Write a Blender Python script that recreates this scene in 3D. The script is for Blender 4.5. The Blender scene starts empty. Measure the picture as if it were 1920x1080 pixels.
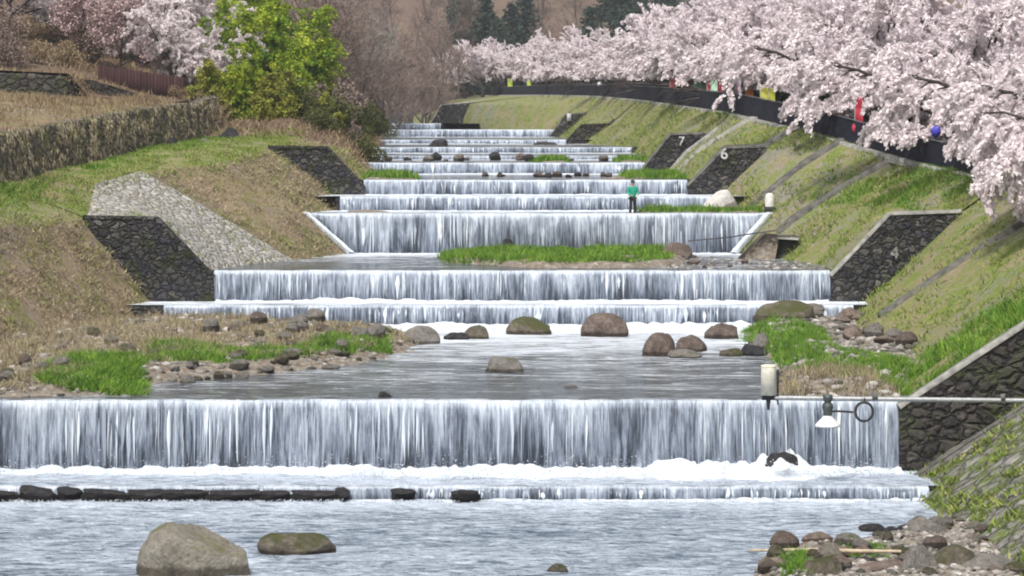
import bpy, bmesh, math, random
import numpy as np
from mathutils import Vector, Matrix, Euler
# ------------------------------------------------------------------ camera, world, sun
SC = bpy.context.scene
FPX = 5200.0
TH = math.atan(305 / FPX)
cam_d = bpy.data.cameras.new("camera"); cam = bpy.data.objects.new("camera", cam_d)
SC.collection.objects.link(cam); SC.camera = cam
cam_d.sensor_width = 36; cam_d.lens = FPX / 1920 * 36
cam_d.clip_start = 1; cam_d.clip_end = 4000
cam.location = (0, 0, 0); cam.rotation_euler = (math.radians(90) - TH, 0, 0)
SUN_EL, SUN_AZ = math.radians(56), math.radians(200)     # azimuth clockwise from +Y
world = bpy.data.worlds.new("World"); SC.world = world; world.use_nodes = True
wn = world.node_tree; bg = wn.nodes["Background"]
sky = wn.nodes.new("ShaderNodeTexSky"); sky.sky_type = 'NISHITA'; sky.sun_disc = False
sky.sun_elevation = SUN_EL; sky.sun_rotation = SUN_AZ; sky.dust_density = 4.0; sky.air_density = 1.0; sky.ozone_density = 1.0
hsv = wn.nodes.new("ShaderNodeHueSaturation"); hsv.inputs['Saturation'].default_value = 0.30
wn.links.new(sky.outputs[0], hsv.inputs['Color']); wn.links.new(hsv.outputs[0], bg.inputs[0])
bg.inputs[1].default_value = 0.13
sun_d = bpy.data.lights.new("sun", 'SUN'); sun_d.energy = 2.4; sun_d.angle = math.radians(7); sun_d.color = (1, .96, .9)
sun = bpy.data.objects.new("sun", sun_d); SC.collection.objects.link(sun)
sd = Vector((math.sin(SUN_AZ) * math.cos(SUN_EL), math.cos(SUN_AZ) * math.cos(SUN_EL), math.sin(SUN_EL)))
sun.rotation_euler = sd.to_track_quat('Z', 'Y').to_euler()
SC.view_settings.view_transform = 'Standard'; SC.view_settings.look = 'None'
SC.view_settings.exposure = 0.52; SC.view_settings.gamma = 1
SC.cycles.filter_width = 2.0; SC.cycles.max_bounces = 6; SC.cycles.diffuse_bounces = 3; SC.cycles.glossy_bounces = 3
SC.cycles.transparent_max_bounces = 6; SC.cycles.caustics_reflective = False; SC.cycles.caustics_refractive = False
HAZE = .0002
# ------------------------------------------------------------------ projection helpers
def tz(py): return math.tan(math.atan((540 - py) / FPX) - TH)          # z per y
def YZ(py, z): return z / tz(py)
def P(px, py, Y):
    v = (540 - py) / FPX
    return Vector(((px - 960) / FPX * Y / (math.cos(TH) + v * math.sin(TH)), Y, Y * tz(py)))
def G(px, py, z): return P(px, py, YZ(py, z))
def SCL(Y): return FPX / Y
# ------------------------------------------------------------------ noise
def _h(i, j, k, s):
    n = (i * 374761393 + j * 668265263 + k * 2147483647 + s * 1274126177) & 0xFFFFFFFF
    n = ((n ^ (n >> 13)) * 1274126177) & 0xFFFFFFFF
    n = ((n ^ (n >> 16)) * 2246822519) & 0xFFFFFFFF
    return ((n ^ (n >> 15)) & 0xFFFFFF) / float(0xFFFFFF)
def vn(x, y, z=0.0, s=0):
    x, y, z = np.broadcast_arrays(np.asarray(x, float), np.asarray(y, float), np.asarray(z, float))
    xi, yi, zi = np.floor(x).astype(np.int64), np.floor(y).astype(np.int64), np.floor(z).astype(np.int64)
    fx, fy, fz = x - xi, y - yi, z - zi
    fx, fy, fz = (f * f * (3 - 2 * f) for f in (fx, fy, fz))
    r = 0
    for a in (0, 1):
        for b in (0, 1):
            for c in (0, 1):
                r = r + _h(xi + a, yi + b, zi + c, s) * (fx if a else 1 - fx) * (fy if b else 1 - fy) * (fz if c else 1 - fz)
    return r * 2 - 1
def fbm(x, y, z=0.0, s=0, o=4):
    r, a = 0, 1.0
    for k in range(o):
        r = r + a * vn(np.asarray(x) * 2 ** k, np.asarray(y) * 2 ** k, np.asarray(z) * 2 ** k, s + k); a *= .5
    return r / 1.9
# ------------------------------------------------------------------ mesh helpers
def npmesh(name, V, F, mat=None, smooth=False):
    V = np.ascontiguousarray(V, np.float32); F = np.ascontiguousarray(F, np.int32)
    me = bpy.data.meshes.new(name); n = F.shape[1]
    me.vertices.add(len(V)); me.vertices.foreach_set("co", V.ravel())
    me.loops.add(F.size); me.loops.foreach_set("vertex_index", F.ravel())
    me.polygons.add(len(F)); me.polygons.foreach_set("loop_start", np.arange(0, F.size, n, dtype=np.int32))
    if smooth: me.polygons.foreach_set("use_smooth", np.ones(len(F), bool))
    me.update(calc_edges=True)
    if mat: me.materials.append(mat)
    return me
def attr(me, name, vals):
    a = me.attributes.new(name, 'FLOAT', 'POINT'); a.data.foreach_set("value", np.ascontiguousarray(vals, np.float32).ravel())
def link(name, me, parent=None, loc=(0, 0, 0), rot=(0, 0, 0), scale=(1, 1, 1)):
    o = bpy.data.objects.new(name, me); SC.collection.objects.link(o)
    o.location = loc; o.rotation_euler = rot; o.scale = scale
    if parent: o.parent = parent
    return o
def tag(o, label=None, cat=None, group=None, kind=None):
    if label: o["label"] = label
    if cat: o["category"] = cat
    if group: o["group"] = group
    if kind: o["kind"] = kind
    return o
def grid(nu, nv):
    i = np.arange(nu - 1)[:, None] * nv + np.arange(nv - 1)[None, :]
    return np.stack([i, i + 1, i + nv + 1, i + nv], -1).reshape(-1, 4)
class MB:
    def __init__(s): s.V = []; s.F = []; s.n = 0
    def add(s, V, F):
        V = np.asarray(V, float); F = np.asarray(F)
        if F.shape[1] == 3: F = np.concatenate([F, F[:, 2:3]], 1)
        s.V.append(V); s.F.append(F + s.n); s.n += len(V)
    def box(s, c, d, rot=0.0):
        c = np.array(c); hx, hy, hz = np.array(d) / 2
        v = np.array([[x, y, z] for x in (-hx, hx) for y in (-hy, hy) for z in (-hz, hz)])
        if rot: v = v @ np.array([[math.cos(rot), math.sin(rot), 0], [-math.sin(rot), math.cos(rot), 0], [0, 0, 1]])
        s.add(v + c, [[0, 1, 3, 2], [4, 6, 7, 5], [0, 4, 5, 1], [2, 3, 7, 6], [0, 2, 6, 4], [1, 5, 7, 3]])
    def tube(s, pts, rad, k=6, cap=True):
        pts = np.asarray(pts, float); n = len(pts); rad = np.broadcast_to(rad, (n,))
        T = np.gradient(pts, axis=0); T /= np.linalg.norm(T, axis=1)[:, None] + 1e-9
        ref = np.array([0, 0, 1.]) if abs(T[:, 2]).mean() < .8 else np.array([1., 0, 0])
        U = np.cross(T, ref); U /= np.linalg.norm(U, axis=1)[:, None] + 1e-9
        W = np.cross(T, U); a = np.arange(k) / k * 2 * math.pi
        R = pts[:, None] + rad[:, None, None] * (U[:, None] * np.cos(a)[None, :, None] + W[:, None] * np.sin(a)[None, :, None])
        V = R.reshape(-1, 3); i = np.arange(n - 1)[:, None] * k; j = np.arange(k)[None]; j2 = (j + 1) % k
        F = np.stack([i + j, i + j2, i + k + j2, i + k + j], -1).reshape(-1, 4)
        if cap:
            V = np.concatenate([V, pts[:1], pts[-1:]]); c0, c1 = n * k, n * k + 1; jj = np.arange(k)
            F = np.concatenate([F, np.stack([jj * 0 + c0, (jj + 1) % k, jj, jj], -1), np.stack([jj * 0 + c1, (n - 1) * k + jj, (n - 1) * k + (jj + 1) % k, (n - 1) * k + (jj + 1) % k], -1)])
        s.add(V, F)
    def lathe(s, c, prof, k=20):
        prof = np.array(prof, float); a = np.arange(k) / k * 2 * math.pi
        V = np.stack([prof[:, 0:1] * np.cos(a), prof[:, 0:1] * np.sin(a), prof[:, 1:2] + 0 * a], -1).reshape(-1, 3) + np.array(c)
        n = len(prof); i = np.arange(n - 1)[:, None] * k; j = np.arange(k)[None]; j2 = (j + 1) % k
        s.add(V, np.stack([i + j, i + j2, i + k + j2, i + k + j], -1).reshape(-1, 4))
    def mesh(s, name, mat, smooth=False):
        V = np.concatenate(s.V); F = np.concatenate(s.F)
        me = npmesh(name, V, F, mat, smooth); me.validate(); return me
    def build(s, name, mat, parent=None, smooth=False, **k): return link(name, s.mesh(name, mat, smooth), parent, **k)
def leaves(C, size, rng, n_per=1, jit=0.0, dirs=None, stretch=1.0, flat=0.0):
    """little quads scattered about points C"""
    C = np.repeat(C, n_per, 0); N = len(C)
    if jit: C = C + rng.normal(0, 1, (N, 3)) * jit
    A = rng.normal(0, 1, (N, 3))
    if dirs is not None: A = np.repeat(dirs, n_per, 0) + A * .35
    A /= np.linalg.norm(A, axis=1)[:, None]
    B = rng.normal(0, 1, (N, 3)); B = np.cross(A, B)
    if flat:
        up = np.array([0, 0, 1.]) + rng.normal(0, 1, (N, 3)) * (1 - flat); B = np.cross(A, up)
    B /= np.linalg.norm(B, axis=1)[:, None] + 1e-9
    s = size * rng.uniform(.6, 1.4, (N, 1)) * .5
    A = A * s * stretch; B = B * s
    V = np.stack([C - A - B * .6, C + A * .3 - B, C + A + B * .3, C - A * .4 + B], 1).reshape(-1, 3)
    F = np.arange(N * 4).reshape(-1, 4)
    return V, F
def blades(C, h, w, rng, lean=.35, dirs=None):
    N = len(C); h = h * rng.uniform(.5, 1.4, (N, 1))
    a = rng.uniform(0, 2 * math.pi, N); u = np.stack([np.cos(a), np.sin(a), 0 * a], 1)
    t = rng.normal(0, lean, (N, 3)); t[:, 2] = 1
    if dirs is not None: t = t * .6 + dirs
    V = np.stack([C - u * w / 2, C + u * w / 2, C + t * h], 1).reshape(-1, 3)
    return V, np.arange(N * 3).reshape(-1, 3)
# ------------------------------------------------------------------ materials
class NT:
    def __init__(s, name, rough=.8, spec=.3):
        s.m = bpy.data.materials.new(name); s.m.use_nodes = True; s.t = s.m.node_tree; s.b = s.t.nodes["Principled BSDF"]
        s.out = s.t.nodes["Material Output"]
        s.b.inputs['Roughness'].default_value = rough; s.b.inputs['Specular IOR Level'].default_value = spec
        s.pos = None
    def n(s, typ, ins=None, **k):
        x = s.t.nodes.new(typ)
        for a, v in k.items(): setattr(x, a, v)
        for a, v in (ins or {}).items(): s.set(x.inputs[a], v)
        return x
    def set(s, i, v):
        if isinstance(v, bpy.types.NodeSocket): s.t.links.new(v, i)
        else: i.default_value = (*v, 1) if isinstance(v, tuple) and len(v) == 3 and i.type == 'RGBA' else v
    def co(s, scale=(1, 1, 1), obj=False, rot=(0, 0, 0)):
        src = s.n("ShaderNodeTexCoord").outputs['Object'] if obj else s.n("ShaderNodeNewGeometry").outputs['Position']
        return s.n("ShaderNodeMapping", {'Vector': src, 'Scale': scale, 'Rotation': rot}).outputs[0]
    def noise(s, scale, vec=None, detail=4, rough=.55, dist=0):
        return s.n("ShaderNodeTexNoise", {'Vector': vec or s.co(), 'Scale': scale, 'Detail': detail, 'Roughness': rough, 'Distortion': dist}).outputs[0]
    def voro(s, scale, vec=None, feat='F1', out='Distance', rnd=1.0):
        x = s.n("ShaderNodeTexVoronoi", {'Vector': vec or s.co(), 'Scale': scale, 'Randomness': rnd}, feature=feat); return x.outputs[out]
    def ramp(s, fac, stops, interp='LINEAR'):
        r = s.n("ShaderNodeValToRGB", {'Fac': fac}); cr = r.color_ramp; cr.interpolation = interp
        while len(cr.elements) < len(stops): cr.elements.new(.5)
        for e, (p, c) in zip(cr.elements, stops):
            e.position = p; e.color = (*c, 1) if isinstance(c, tuple) else (c, c, c, 1)
        return r.outputs[0]
    def mix(s, f, a, b, typ='MIX'):
        x = s.n("ShaderNodeMix", data_type='RGBA', blend_type=typ); s.set(x.inputs[0], f); s.set(x.inputs[6], a); s.set(x.inputs[7], b); return x.outputs[2]
    def math(s, op, a, b=0.0, c=0.0):
        x = s.n("ShaderNodeMath", operation=op); s.set(x.inputs[0], a); s.set(x.inputs[1], b); s.set(x.inputs[2], c); return x.outputs[0]
    def attr(s, name): return s.n("ShaderNodeAttribute", attribute_name=name).outputs['Fac']
    def island(s): return s.n("ShaderNodeNewGeometry").outputs['Random Per Island']
    def bump(s, h, dist=.05, st=1.0):
        s.set(s.b.inputs['Normal'], s.n("ShaderNodeBump", {'Height': h, 'Distance': dist, 'Strength': st}).outputs[0])
    def base(s, c): s.set(s.b.inputs['Base Color'], c); return s
def mramp(name, stops, rough=.8, spec=.2, trans=0.0, big=None):
    """colour drawn per little piece (leaf, petal, blade, twig), drifting over the crown in patches"""
    m = NT(name, rough, spec); f = m.island()
    if big: f = m.math('ADD', m.math('MULTIPLY', f, .6), m.math('MULTIPLY', m.ramp(m.noise(big, detail=2), [(.3, 0.), (.7, 1.)]), .4))
    c = m.ramp(f, stops); m.base(c)
    if trans:
        tr = m.n("ShaderNodeBsdfTranslucent", {'Color': c}); ms = m.n("ShaderNodeMixShader", {0: trans, 1: m.b.outputs[0], 2: tr.outputs[0]})
        m.t.links.new(ms.outputs[0], m.out.inputs[0])
    return m.m
def flatm(name, c, rough=.6, metal=0.0, var=.15, vs=6.0):
    m = NT(name, rough, .4); m.b.inputs['Metallic'].default_value = metal
    n = m.noise(vs, detail=5); m.base(m.mix(m.ramp(n, [(.35, 0.), (.65, 1.)]), tuple(x * (1 - var) for x in c), tuple(min(1, x * (1 + var)) for x in c)))
    m.bump(n, .01, .5); return m.m
M = {}
def mk_slope(name, greens, tans, greys, gbias, tbias):
    m = NT(name, .95, .1)
    fine = m.noise(3.2, detail=6, rough=.75); mid = m.noise(.55, detail=5, rough=.65); big = m.noise(.16, detail=3)
    g = m.ramp(m.noise(7, detail=4, rough=.8), [(.3, greens[0]), (.5, greens[1]), (.7, greens[2])])
    t = m.ramp(m.noise(6, detail=5, rough=.8), [(.3, tans[0]), (.5, tans[1]), (.72, tans[2])])
    k = m.ramp(m.noise(5, detail=5, rough=.8), [(.3, greys[0]), (.7, greys[1])])
    f1 = m.ramp(m.math('ADD', m.math('MULTIPLY', mid, .55), m.math('MULTIPLY', fine, .45)), [(gbias - .07, 0.), (gbias + .07, 1.)])
    f2 = m.ramp(m.math('ADD', m.math('MULTIPLY', big, .4), m.math('MULTIPLY', fine, .6)), [(tbias - .05, 0.), (tbias + .05, 1.)])
    m.base(m.mix(f2, m.mix(f1, g, t), k)); m.bump(fine, .12, 1.0); return m.m
M['slope_r'] = mk_slope('bank_turf', [(.06, .095, .02), (.15, .20, .04), (.26, .30, .07)], [(.13, .10, .06), (.26, .215, .13), (.36, .31, .22)], [(.15, .145, .14), (.28, .27, .26)], .50, .56)

M['slope_l'] = mk_slope('dry_bank', [(.07, .09, .025), (.15, .16, .05), (.22, .21, .07)], [(.10, .07, .045), (.25, .19, .125), (.42, .33, .22)], [(.13, .10, .09), (.30, .25, .22)], .46, .54)
M['slope_path'] = mk_slope('grass_berm', [(.06, .11, .02), (.13, .20, .03), (.22, .27, .06)], [(.15, .13, .06), (.26, .23, .12), (.34, .29, .17)], [(.16, .14, .11), (.28, .25, .2)], .49, .58)
M['slope_h'] = mk_slope('hill_litter', [(.05, .06, .02), (.09, .09, .03), (.13, .12, .05)], [(.09, .06, .045), (.15, .105, .08), (.22, .16, .12)], [(.1, .085, .07), (.16, .13, .11)], .40, .66)
def mk_stone(name, cols, mortar, sc, depth, moss=0.0, mosscol=(.1, .13, .03)):
    m = NT(name, .85, .25); v = m.co((1, 1, 1.25), rot=(0, .3, 0))
    nz_ = m.n("ShaderNodeVectorMath", {0: m.n("ShaderNodeTexNoise", {'Vector': v, 'Scale': 3.0}).outputs[1], 3: .42}, operation='SCALE').outputs[0]
    w = m.n("ShaderNodeVectorMath", {0: v, 1: nz_}, operation='ADD').outputs[0]
    d = m.voro(sc, w, 'DISTANCE_TO_EDGE'); c = m.voro(sc, w, 'F1', 'Color')
    cs = m.n("ShaderNodeSeparateColor", {0: c}).outputs[0]
    st = m.ramp(cs, [(i / (len(cols) - 1), x) for i, x in enumerate(cols)])
    fn = m.noise(8, detail=6, rough=.8)
    st = m.mix(.8, st, m.ramp(fn, [(.25, .3), (.75, 1.6)]), 'MULTIPLY')
    e = m.ramp(d, [(0.0, 0.), (.10, 1.)])
    col = m.mix(e, mortar, st)
    if moss:
        mm = m.ramp(m.noise(1.1, detail=5, rough=.7), [(1 - moss - .06, 0.), (1 - moss + .06, 1.)]); col = m.mix(mm, col, mosscol)
    m.base(col); m.bump(m.math('ADD', m.ramp(d, [(0.0, 0.), (.25, 1.)]), m.math('MULTIPLY', fn, .3)), depth, 1.0); return m.m
M['wall'] = mk_stone('dark_rubble_masonry', [(.025, .025, .03), (.06, .058, .055), (.04, .038, .05), (.10, .095, .085), (.032, .03, .036), (.15, .14, .13)], (.016, .016, .014), 2.9, .14, .42, (.035, .04, .018))
M['wall_n'] = mk_stone('brown_rubble_masonry', [(.032, .029, .027), (.06, .053, .046), (.045, .04, .037), (.095, .085, .072)], (.014, .013, .012), 2.0, .13, .42, (.05, .06, .025))
M['terrace'] = mk_stone('terrace_rubble', [(.13, .115, .09), (.24, .205, .16), (.17, .145, .12), (.34, .30, .24)], (.045, .04, .03), 1.9, .28, .44, (.20, .19, .07))
M['paving'] = mk_stone('slope_paving', [(.30, .29, .265), (.42, .40, .37), (.35, .34, .325), (.48, .46, .42)], (.16, .14, .11), 2.2, .1, .36, (.27, .24, .15))
M['concrete'] = flatm('weathered_concrete', (.24, .235, .215), .9, 0, .35, 3)
M['concrete_d'] = flatm('dark_concrete', (.10, .095, .085), .9, 0, .45, 3)
M['gutter'] = flatm('gutter_channel', (.03, .03, .027), .9, 0, .4, 3)
M['asphalt'] = flatm('old_asphalt', (.07, .068, .065), .9, 0, .25, 2)
m = NT('river_gravel', .9, .2); f = m.voro(4.5, None, 'F1', 'Color'); m.base(m.mix(.7, m.ramp(m.n("ShaderNodeSeparateColor", {0: f}).outputs[0], [(0., (.16, .12, .09)), (.4, (.24, .205, .165)), (.7, (.17, .15, .125)), (1., (.31, .28, .24))]), m.ramp(m.noise(6, detail=5, rough=.8), [(.3, .45), (.7, 1.3)]), 'MULTIPLY')); m.bump(m.voro(4.5), .08, 1.0); M['gravel'] = m.m
m = NT('river_bed', .9, .2); m.base(m.ramp(m.noise(1.3, detail=5), [(.3, (.035, .035, .03)), (.7, (.10, .09, .07))])); M['bed'] = m.m
M['slope_rn'] = mk_stone('mossy_stone_bank', [(.16, .15, .14), (.27, .255, .24), (.20, .19, .18), (.34, .32, .30)], (.07, .075, .03), 1.5, .22, .46, (.13, .17, .035))
# water ---------------------------------------------------------------
def mk_water(name, deep, milk_sky, wave, wsc, st, rough=.09, sf=(.55, 2.2, 1), sa=2.3):
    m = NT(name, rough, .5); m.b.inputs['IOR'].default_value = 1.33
    foam_sky = m.attr('foam')  # holds foam plus sky reflection painted as a paler colour
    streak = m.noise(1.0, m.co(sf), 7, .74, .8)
    f = m.ramp(m.math('ADD', m.math('MULTIPLY', foam_sky, .9), m.math('MULTIPLY', m.math('SUBTRACT', streak, .5), sa)), [(.25, 0.), (.95, 1.)])
    m.base(m.mix(f, deep, milk_sky)); m.set(m.b.inputs['Roughness'], m.math('ADD', m.math('MULTIPLY', f, .45), rough))
    w = m.math('ADD', m.noise(wsc, m.co(wave), 4, .6, .4), m.math('MULTIPLY', m.noise(wsc * 3.2, m.co(wave), 3, .6), .35))
    m.bump(w, st, 1.0); return m.m
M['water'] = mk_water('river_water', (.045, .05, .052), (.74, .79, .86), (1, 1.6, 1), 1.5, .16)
M['water_near'] = mk_water('river_water_riffle', (.05, .085, .125), (.60, .67, .77), (1, 1.5, 1), 2.6, .36, .08, (1.3, 3.4, 1), 2.5)  # pale tone and streaks paint sky reflection and ripple contrast into the colour
m = NT('falling_water', .28, .5)
t = m.attr('drop'); c1 = m.noise(1.0, m.co((8.0, 1.2, .5)), 6, .78, .25); c2 = m.noise(1.0, m.co((.9, .4, .30)), 4, .65, .4); c3 = m.noise(1.0, m.co((19, 3, .8)), 3, .7)
f = m.math('ADD', m.math('ADD', m.math('MULTIPLY', c1, .52), m.math('MULTIPLY', c2, .40)), m.math('MULTIPLY', c3, .20))
f = m.math('ADD', f, m.math('MULTIPLY', m.ramp(t, [(0., 1.), (.07, .95), (.13, .42), (.4, .35), (1., 0.)]), .20))
m.base(m.ramp(f, [(.46, (.013, .017, .027)), (.55, (.06, .074, .10)), (.63, (.25, .29, .36)), (.73, (.56, .62, .70)), (.86, (.80, .85, .91))]))
m.bump(m.math('ADD', c1, m.math('MULTIPLY', c3, .4)), .12, 1.0); M['fall'] = m.m
M['strand'] = mramp('water_strand', [(0., (.16, .19, .25)), (.45, (.42, .48, .56)), (.75, (.75, .81, .88)), (1., (.92, .95, .97))], .35, .4, .3)
m = NT('white_foam', .7, .3); n1 = m.noise(4, m.co((1, 1, 1)), 7, .8)
m.base(m.ramp(n1, [(.32, (.42, .48, .56)), (.46, (.66, .72, .79)), (.6, (.80, .84, .89)), (1., (.86, .90, .94))])); m.bump(m.noise(6, detail=5, rough=.65), .13, 1.0); m.b.inputs['Subsurface Weight'].default_value = .3; m.b.inputs['Subsurface Radius'].default_value = (.3, .35, .4); m.b.inputs['Subsurface Scale'].default_value = .3; M['foam'] = m.m
# rocks ---------------------------------------------------------------
def mk_rock(name, cols, moss_, mosscol=(.10, .12, .03), dark=.55):
    m = NT(name, .85, .3); moss = moss_ * .8; n = m.noise(2.2, m.co(obj=True), 8, .72); n2 = m.noise(9, m.co(obj=True), 5, .8)
    c = m.ramp(n, [(.3, cols[0]), (.5, cols[1]), (.7, cols[2])]); oz = m.n("ShaderNodeSeparateXYZ", {0: m.n("ShaderNodeTexCoord").outputs['Object']}).outputs[2]
    c = m.mix(.7, c, m.ramp(n2, [(.3, dark), (.7, 1.25)]), 'MULTIPLY')
    nz = m.n("ShaderNodeSeparateXYZ", {0: m.n("ShaderNodeNewGeometry").outputs['Normal']}).outputs[2]
    f = m.ramp(m.math('ADD', m.math('MULTIPLY', nz, .35), m.noise(1.6, m.co(obj=True), 5, .7)), [(1.0 - moss, 0.), (1.15 - moss, 1.)])
    c = m.mix(f, c, mosscol); wet = m.ramp(m.math('ADD', oz, m.math('MULTIPLY', n, .22)), [(.30, 1.), (.37, 0.)])
    m.base(m.mix(wet, c, m.mix(1.0, c, (.38, .36, .34), 'MULTIPLY'))); m.bump(m.math('ADD', n, m.math('MULTIPLY', n2, .5)), .22, 1.0); return m.m
M['rock_tan'] = mk_rock('tan_boulder', [(.17, .15, .12), (.27, .245, .20), (.35, .325, .28)], .30, (.17, .17, .08), .6)
M['rock_moss'] = mk_rock('mossy_rock', [(.08, .07, .055), (.18, .155, .12), (.30, .26, .2)], .44, (.085, .09, .03))
M['rock_brown'] = mk_rock('brown_rock', [(.08, .06, .052), (.17, .13, .11), (.29, .235, .2)], .18)
M['rock_grey'] = mk_rock('grey_rock', [(.15, .135, .12), (.27, .25, .225), (.38, .355, .33)], .25)
M['rock_dark'] = mk_rock('wet_dark_rock', [(.018, .018, .022), (.045, .043, .048), (.11, .10, .105)], .15, (.04, .045, .02)); 
M['rock_pink'] = mk_rock('pinkish_rock', [(.17, .12, .10), (.30, .225, .19), (.40, .32, .27)], .2)
M['rock_white'] = mk_rock('pale_bleached_rock', [(.62, .58, .55), (.74, .71, .67), (.8, .78, .74)], .0, (.5, .5, .4), .85)
# vegetation ----------------------------------------------------------
M['blossom'] = mramp('cherry_blossom', [(0., (.34, .29, .30)), (.2, (.69, .61, .63)), (.55, (.86, .785, .80)), (1., (.95, .90, .91))], .8, .1, .38, .5)
M['blossom_w'] = mramp('pale_blossom', [(0., (.42, .37, .37)), (.4, (.78, .71, .71)), (1., (.95, .90, .90))], .8, .1, .45, .5)
M['bark'] = flatm('cherry_bark', (.045, .035, .032), .9, 0, .4, 5)
M['bark_g'] = flatm('grey_bark', (.10, .085, .075), .9, 0, .4, 5)
M['twig'] = mramp('bare_twig', [(0., (.10, .075, .065)), (.5, (.20, .15, .13)), (.8, (.29, .22, .185)), (1., (.34, .29, .25))], .9, .1, 0, .25)
M['twig_pink'] = mramp('reddish_twig', [(0., (.20, .14, .13)), (.5, (.40, .29, .285)), (1., (.58, .47, .46))], .9, .1, 0, .5)
M['twig_grey'] = mramp('pale_twig', [(0., (.13, .12, .10)), (.5, (.24, .22, .19)), (1., (.36, .33, .30))], .9, .1, 0, .5)
M['bamboo'] = mramp('bamboo_leaf', [(0., (.03, .08, .012)), (.3, (.10, .20, .02)), (.55, (.28, .38, .025)), (.8, (.48, .54, .05)), (1., (.62, .62, .10))], .6, .3, .4, .55)
M['bamboo_g'] = mramp('green_bamboo_leaf', [(0., (.02, .07, .02)), (.4, (.06, .18, .03)), (1., (.20, .38, .06))], .6, .3, .4, .5)
M['bamboo_b'] = mramp('yellowing_bamboo_leaf', [(0., (.05, .06, .015)), (.35, (.17, .18, .035)), (.65, (.34, .33, .06)), (.85, (.36, .44, .06)), (1., (.50, .52, .10))], .7, .2, .3, .5)
M['bush'] = mramp('olive_bush_leaf', [(0., (.035, .045, .015)), (.5, (.09, .10, .035)), (1., (.19, .19, .07))], .8, .2, .25, .5)
M['ever'] = mramp('evergreen_leaf', [(0., (.02, .03, .022)), (.5, (.045, .07, .05)), (1., (.09, .12, .08))], .8, .2, .2, .15)
M['ever_l'] = mramp('bright_evergreen_leaf', [(0., (.03, .07, .02)), (.5, (.08, .14, .03)), (1., (.16, .22, .05))], .8, .2, .2, .15)
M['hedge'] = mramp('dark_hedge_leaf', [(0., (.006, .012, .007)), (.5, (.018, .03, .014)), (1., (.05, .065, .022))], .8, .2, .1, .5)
M['rust'] = mramp('rusty_brush', [(0., (.07, .045, .03)), (.3, (.17, .115, .075)), (.6, (.27, .20, .125)), (.8, (.33, .28, .16)), (1., (.16, .19, .06))], .9, .1, .1, .8)
M['grass'] = mramp('fresh_grass', [(0., (.03, .07, .012)), (.3, (.075, .16, .02)), (.6, (.14, .28, .03)), (.85, (.25, .36, .05)), (1., (.34, .34, .12))], .7, .2, .2, 1.1)
M['grass_b'] = mramp('bank_grass', [(0., (.05, .085, .02)), (.3, (.12, .18, .03)), (.6, (.21, .27, .055)), (.8, (.31, .32, .09)), (1., (.36, .30, .18))], .8, .2, .2, .9)
M['dry'] = mramp('dry_grass', [(0., (.09, .06, .045)), (.25, (.19, .15, .10)), (.5, (.33, .275, .175)), (.75, (.45, .39, .25)), (.87, (.22, .22, .07)), (1., (.15, .19, .05))], .9, .1, .15, .9)
M['straw'] = mramp('terrace_straw', [(0., (.06, .05, .035)), (.25, (.19, .155, .105)), (.5, (.32, .27, .185)), (.75, (.42, .36, .25)), (.9, (.27, .28, .09)), (1., (.34, .22, .10))], .9, .1, .15, 1.1)
# ------------------------------------------------------------------ pool levels (downstream to upstream)
Z1 = -8.70; Y1 = YZ(750, Z1); ZA = (Y1 - .35) * tz(882); YA = YZ(912, ZA); Z0 = (YA - .25) * tz(938)
steps = []      # (y crest, z top, z foot)
steps.append((YA, ZA, Z0)); steps.append((Y1, Z1, ZA))
z = Z1
for foot, crest in ((610, 572), (565, 507), (475, 400), (395, 368), (365, 337), (326, 305), (299, 292), (287, 276), (270, 262), (257, 243)):
    Yc = YZ(foot, z) + .3; zn = Yc * tz(crest); steps.append((Yc, zn, z)); z = zn
Yc = steps[-1][0] + 22; zn = Yc * tz(231.5); steps.append((Yc, zn, z)); z = zn
print("STEPS", [(round(a, 1), round(b, 2), round(c, 2)) for a, b, c in steps])
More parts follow.
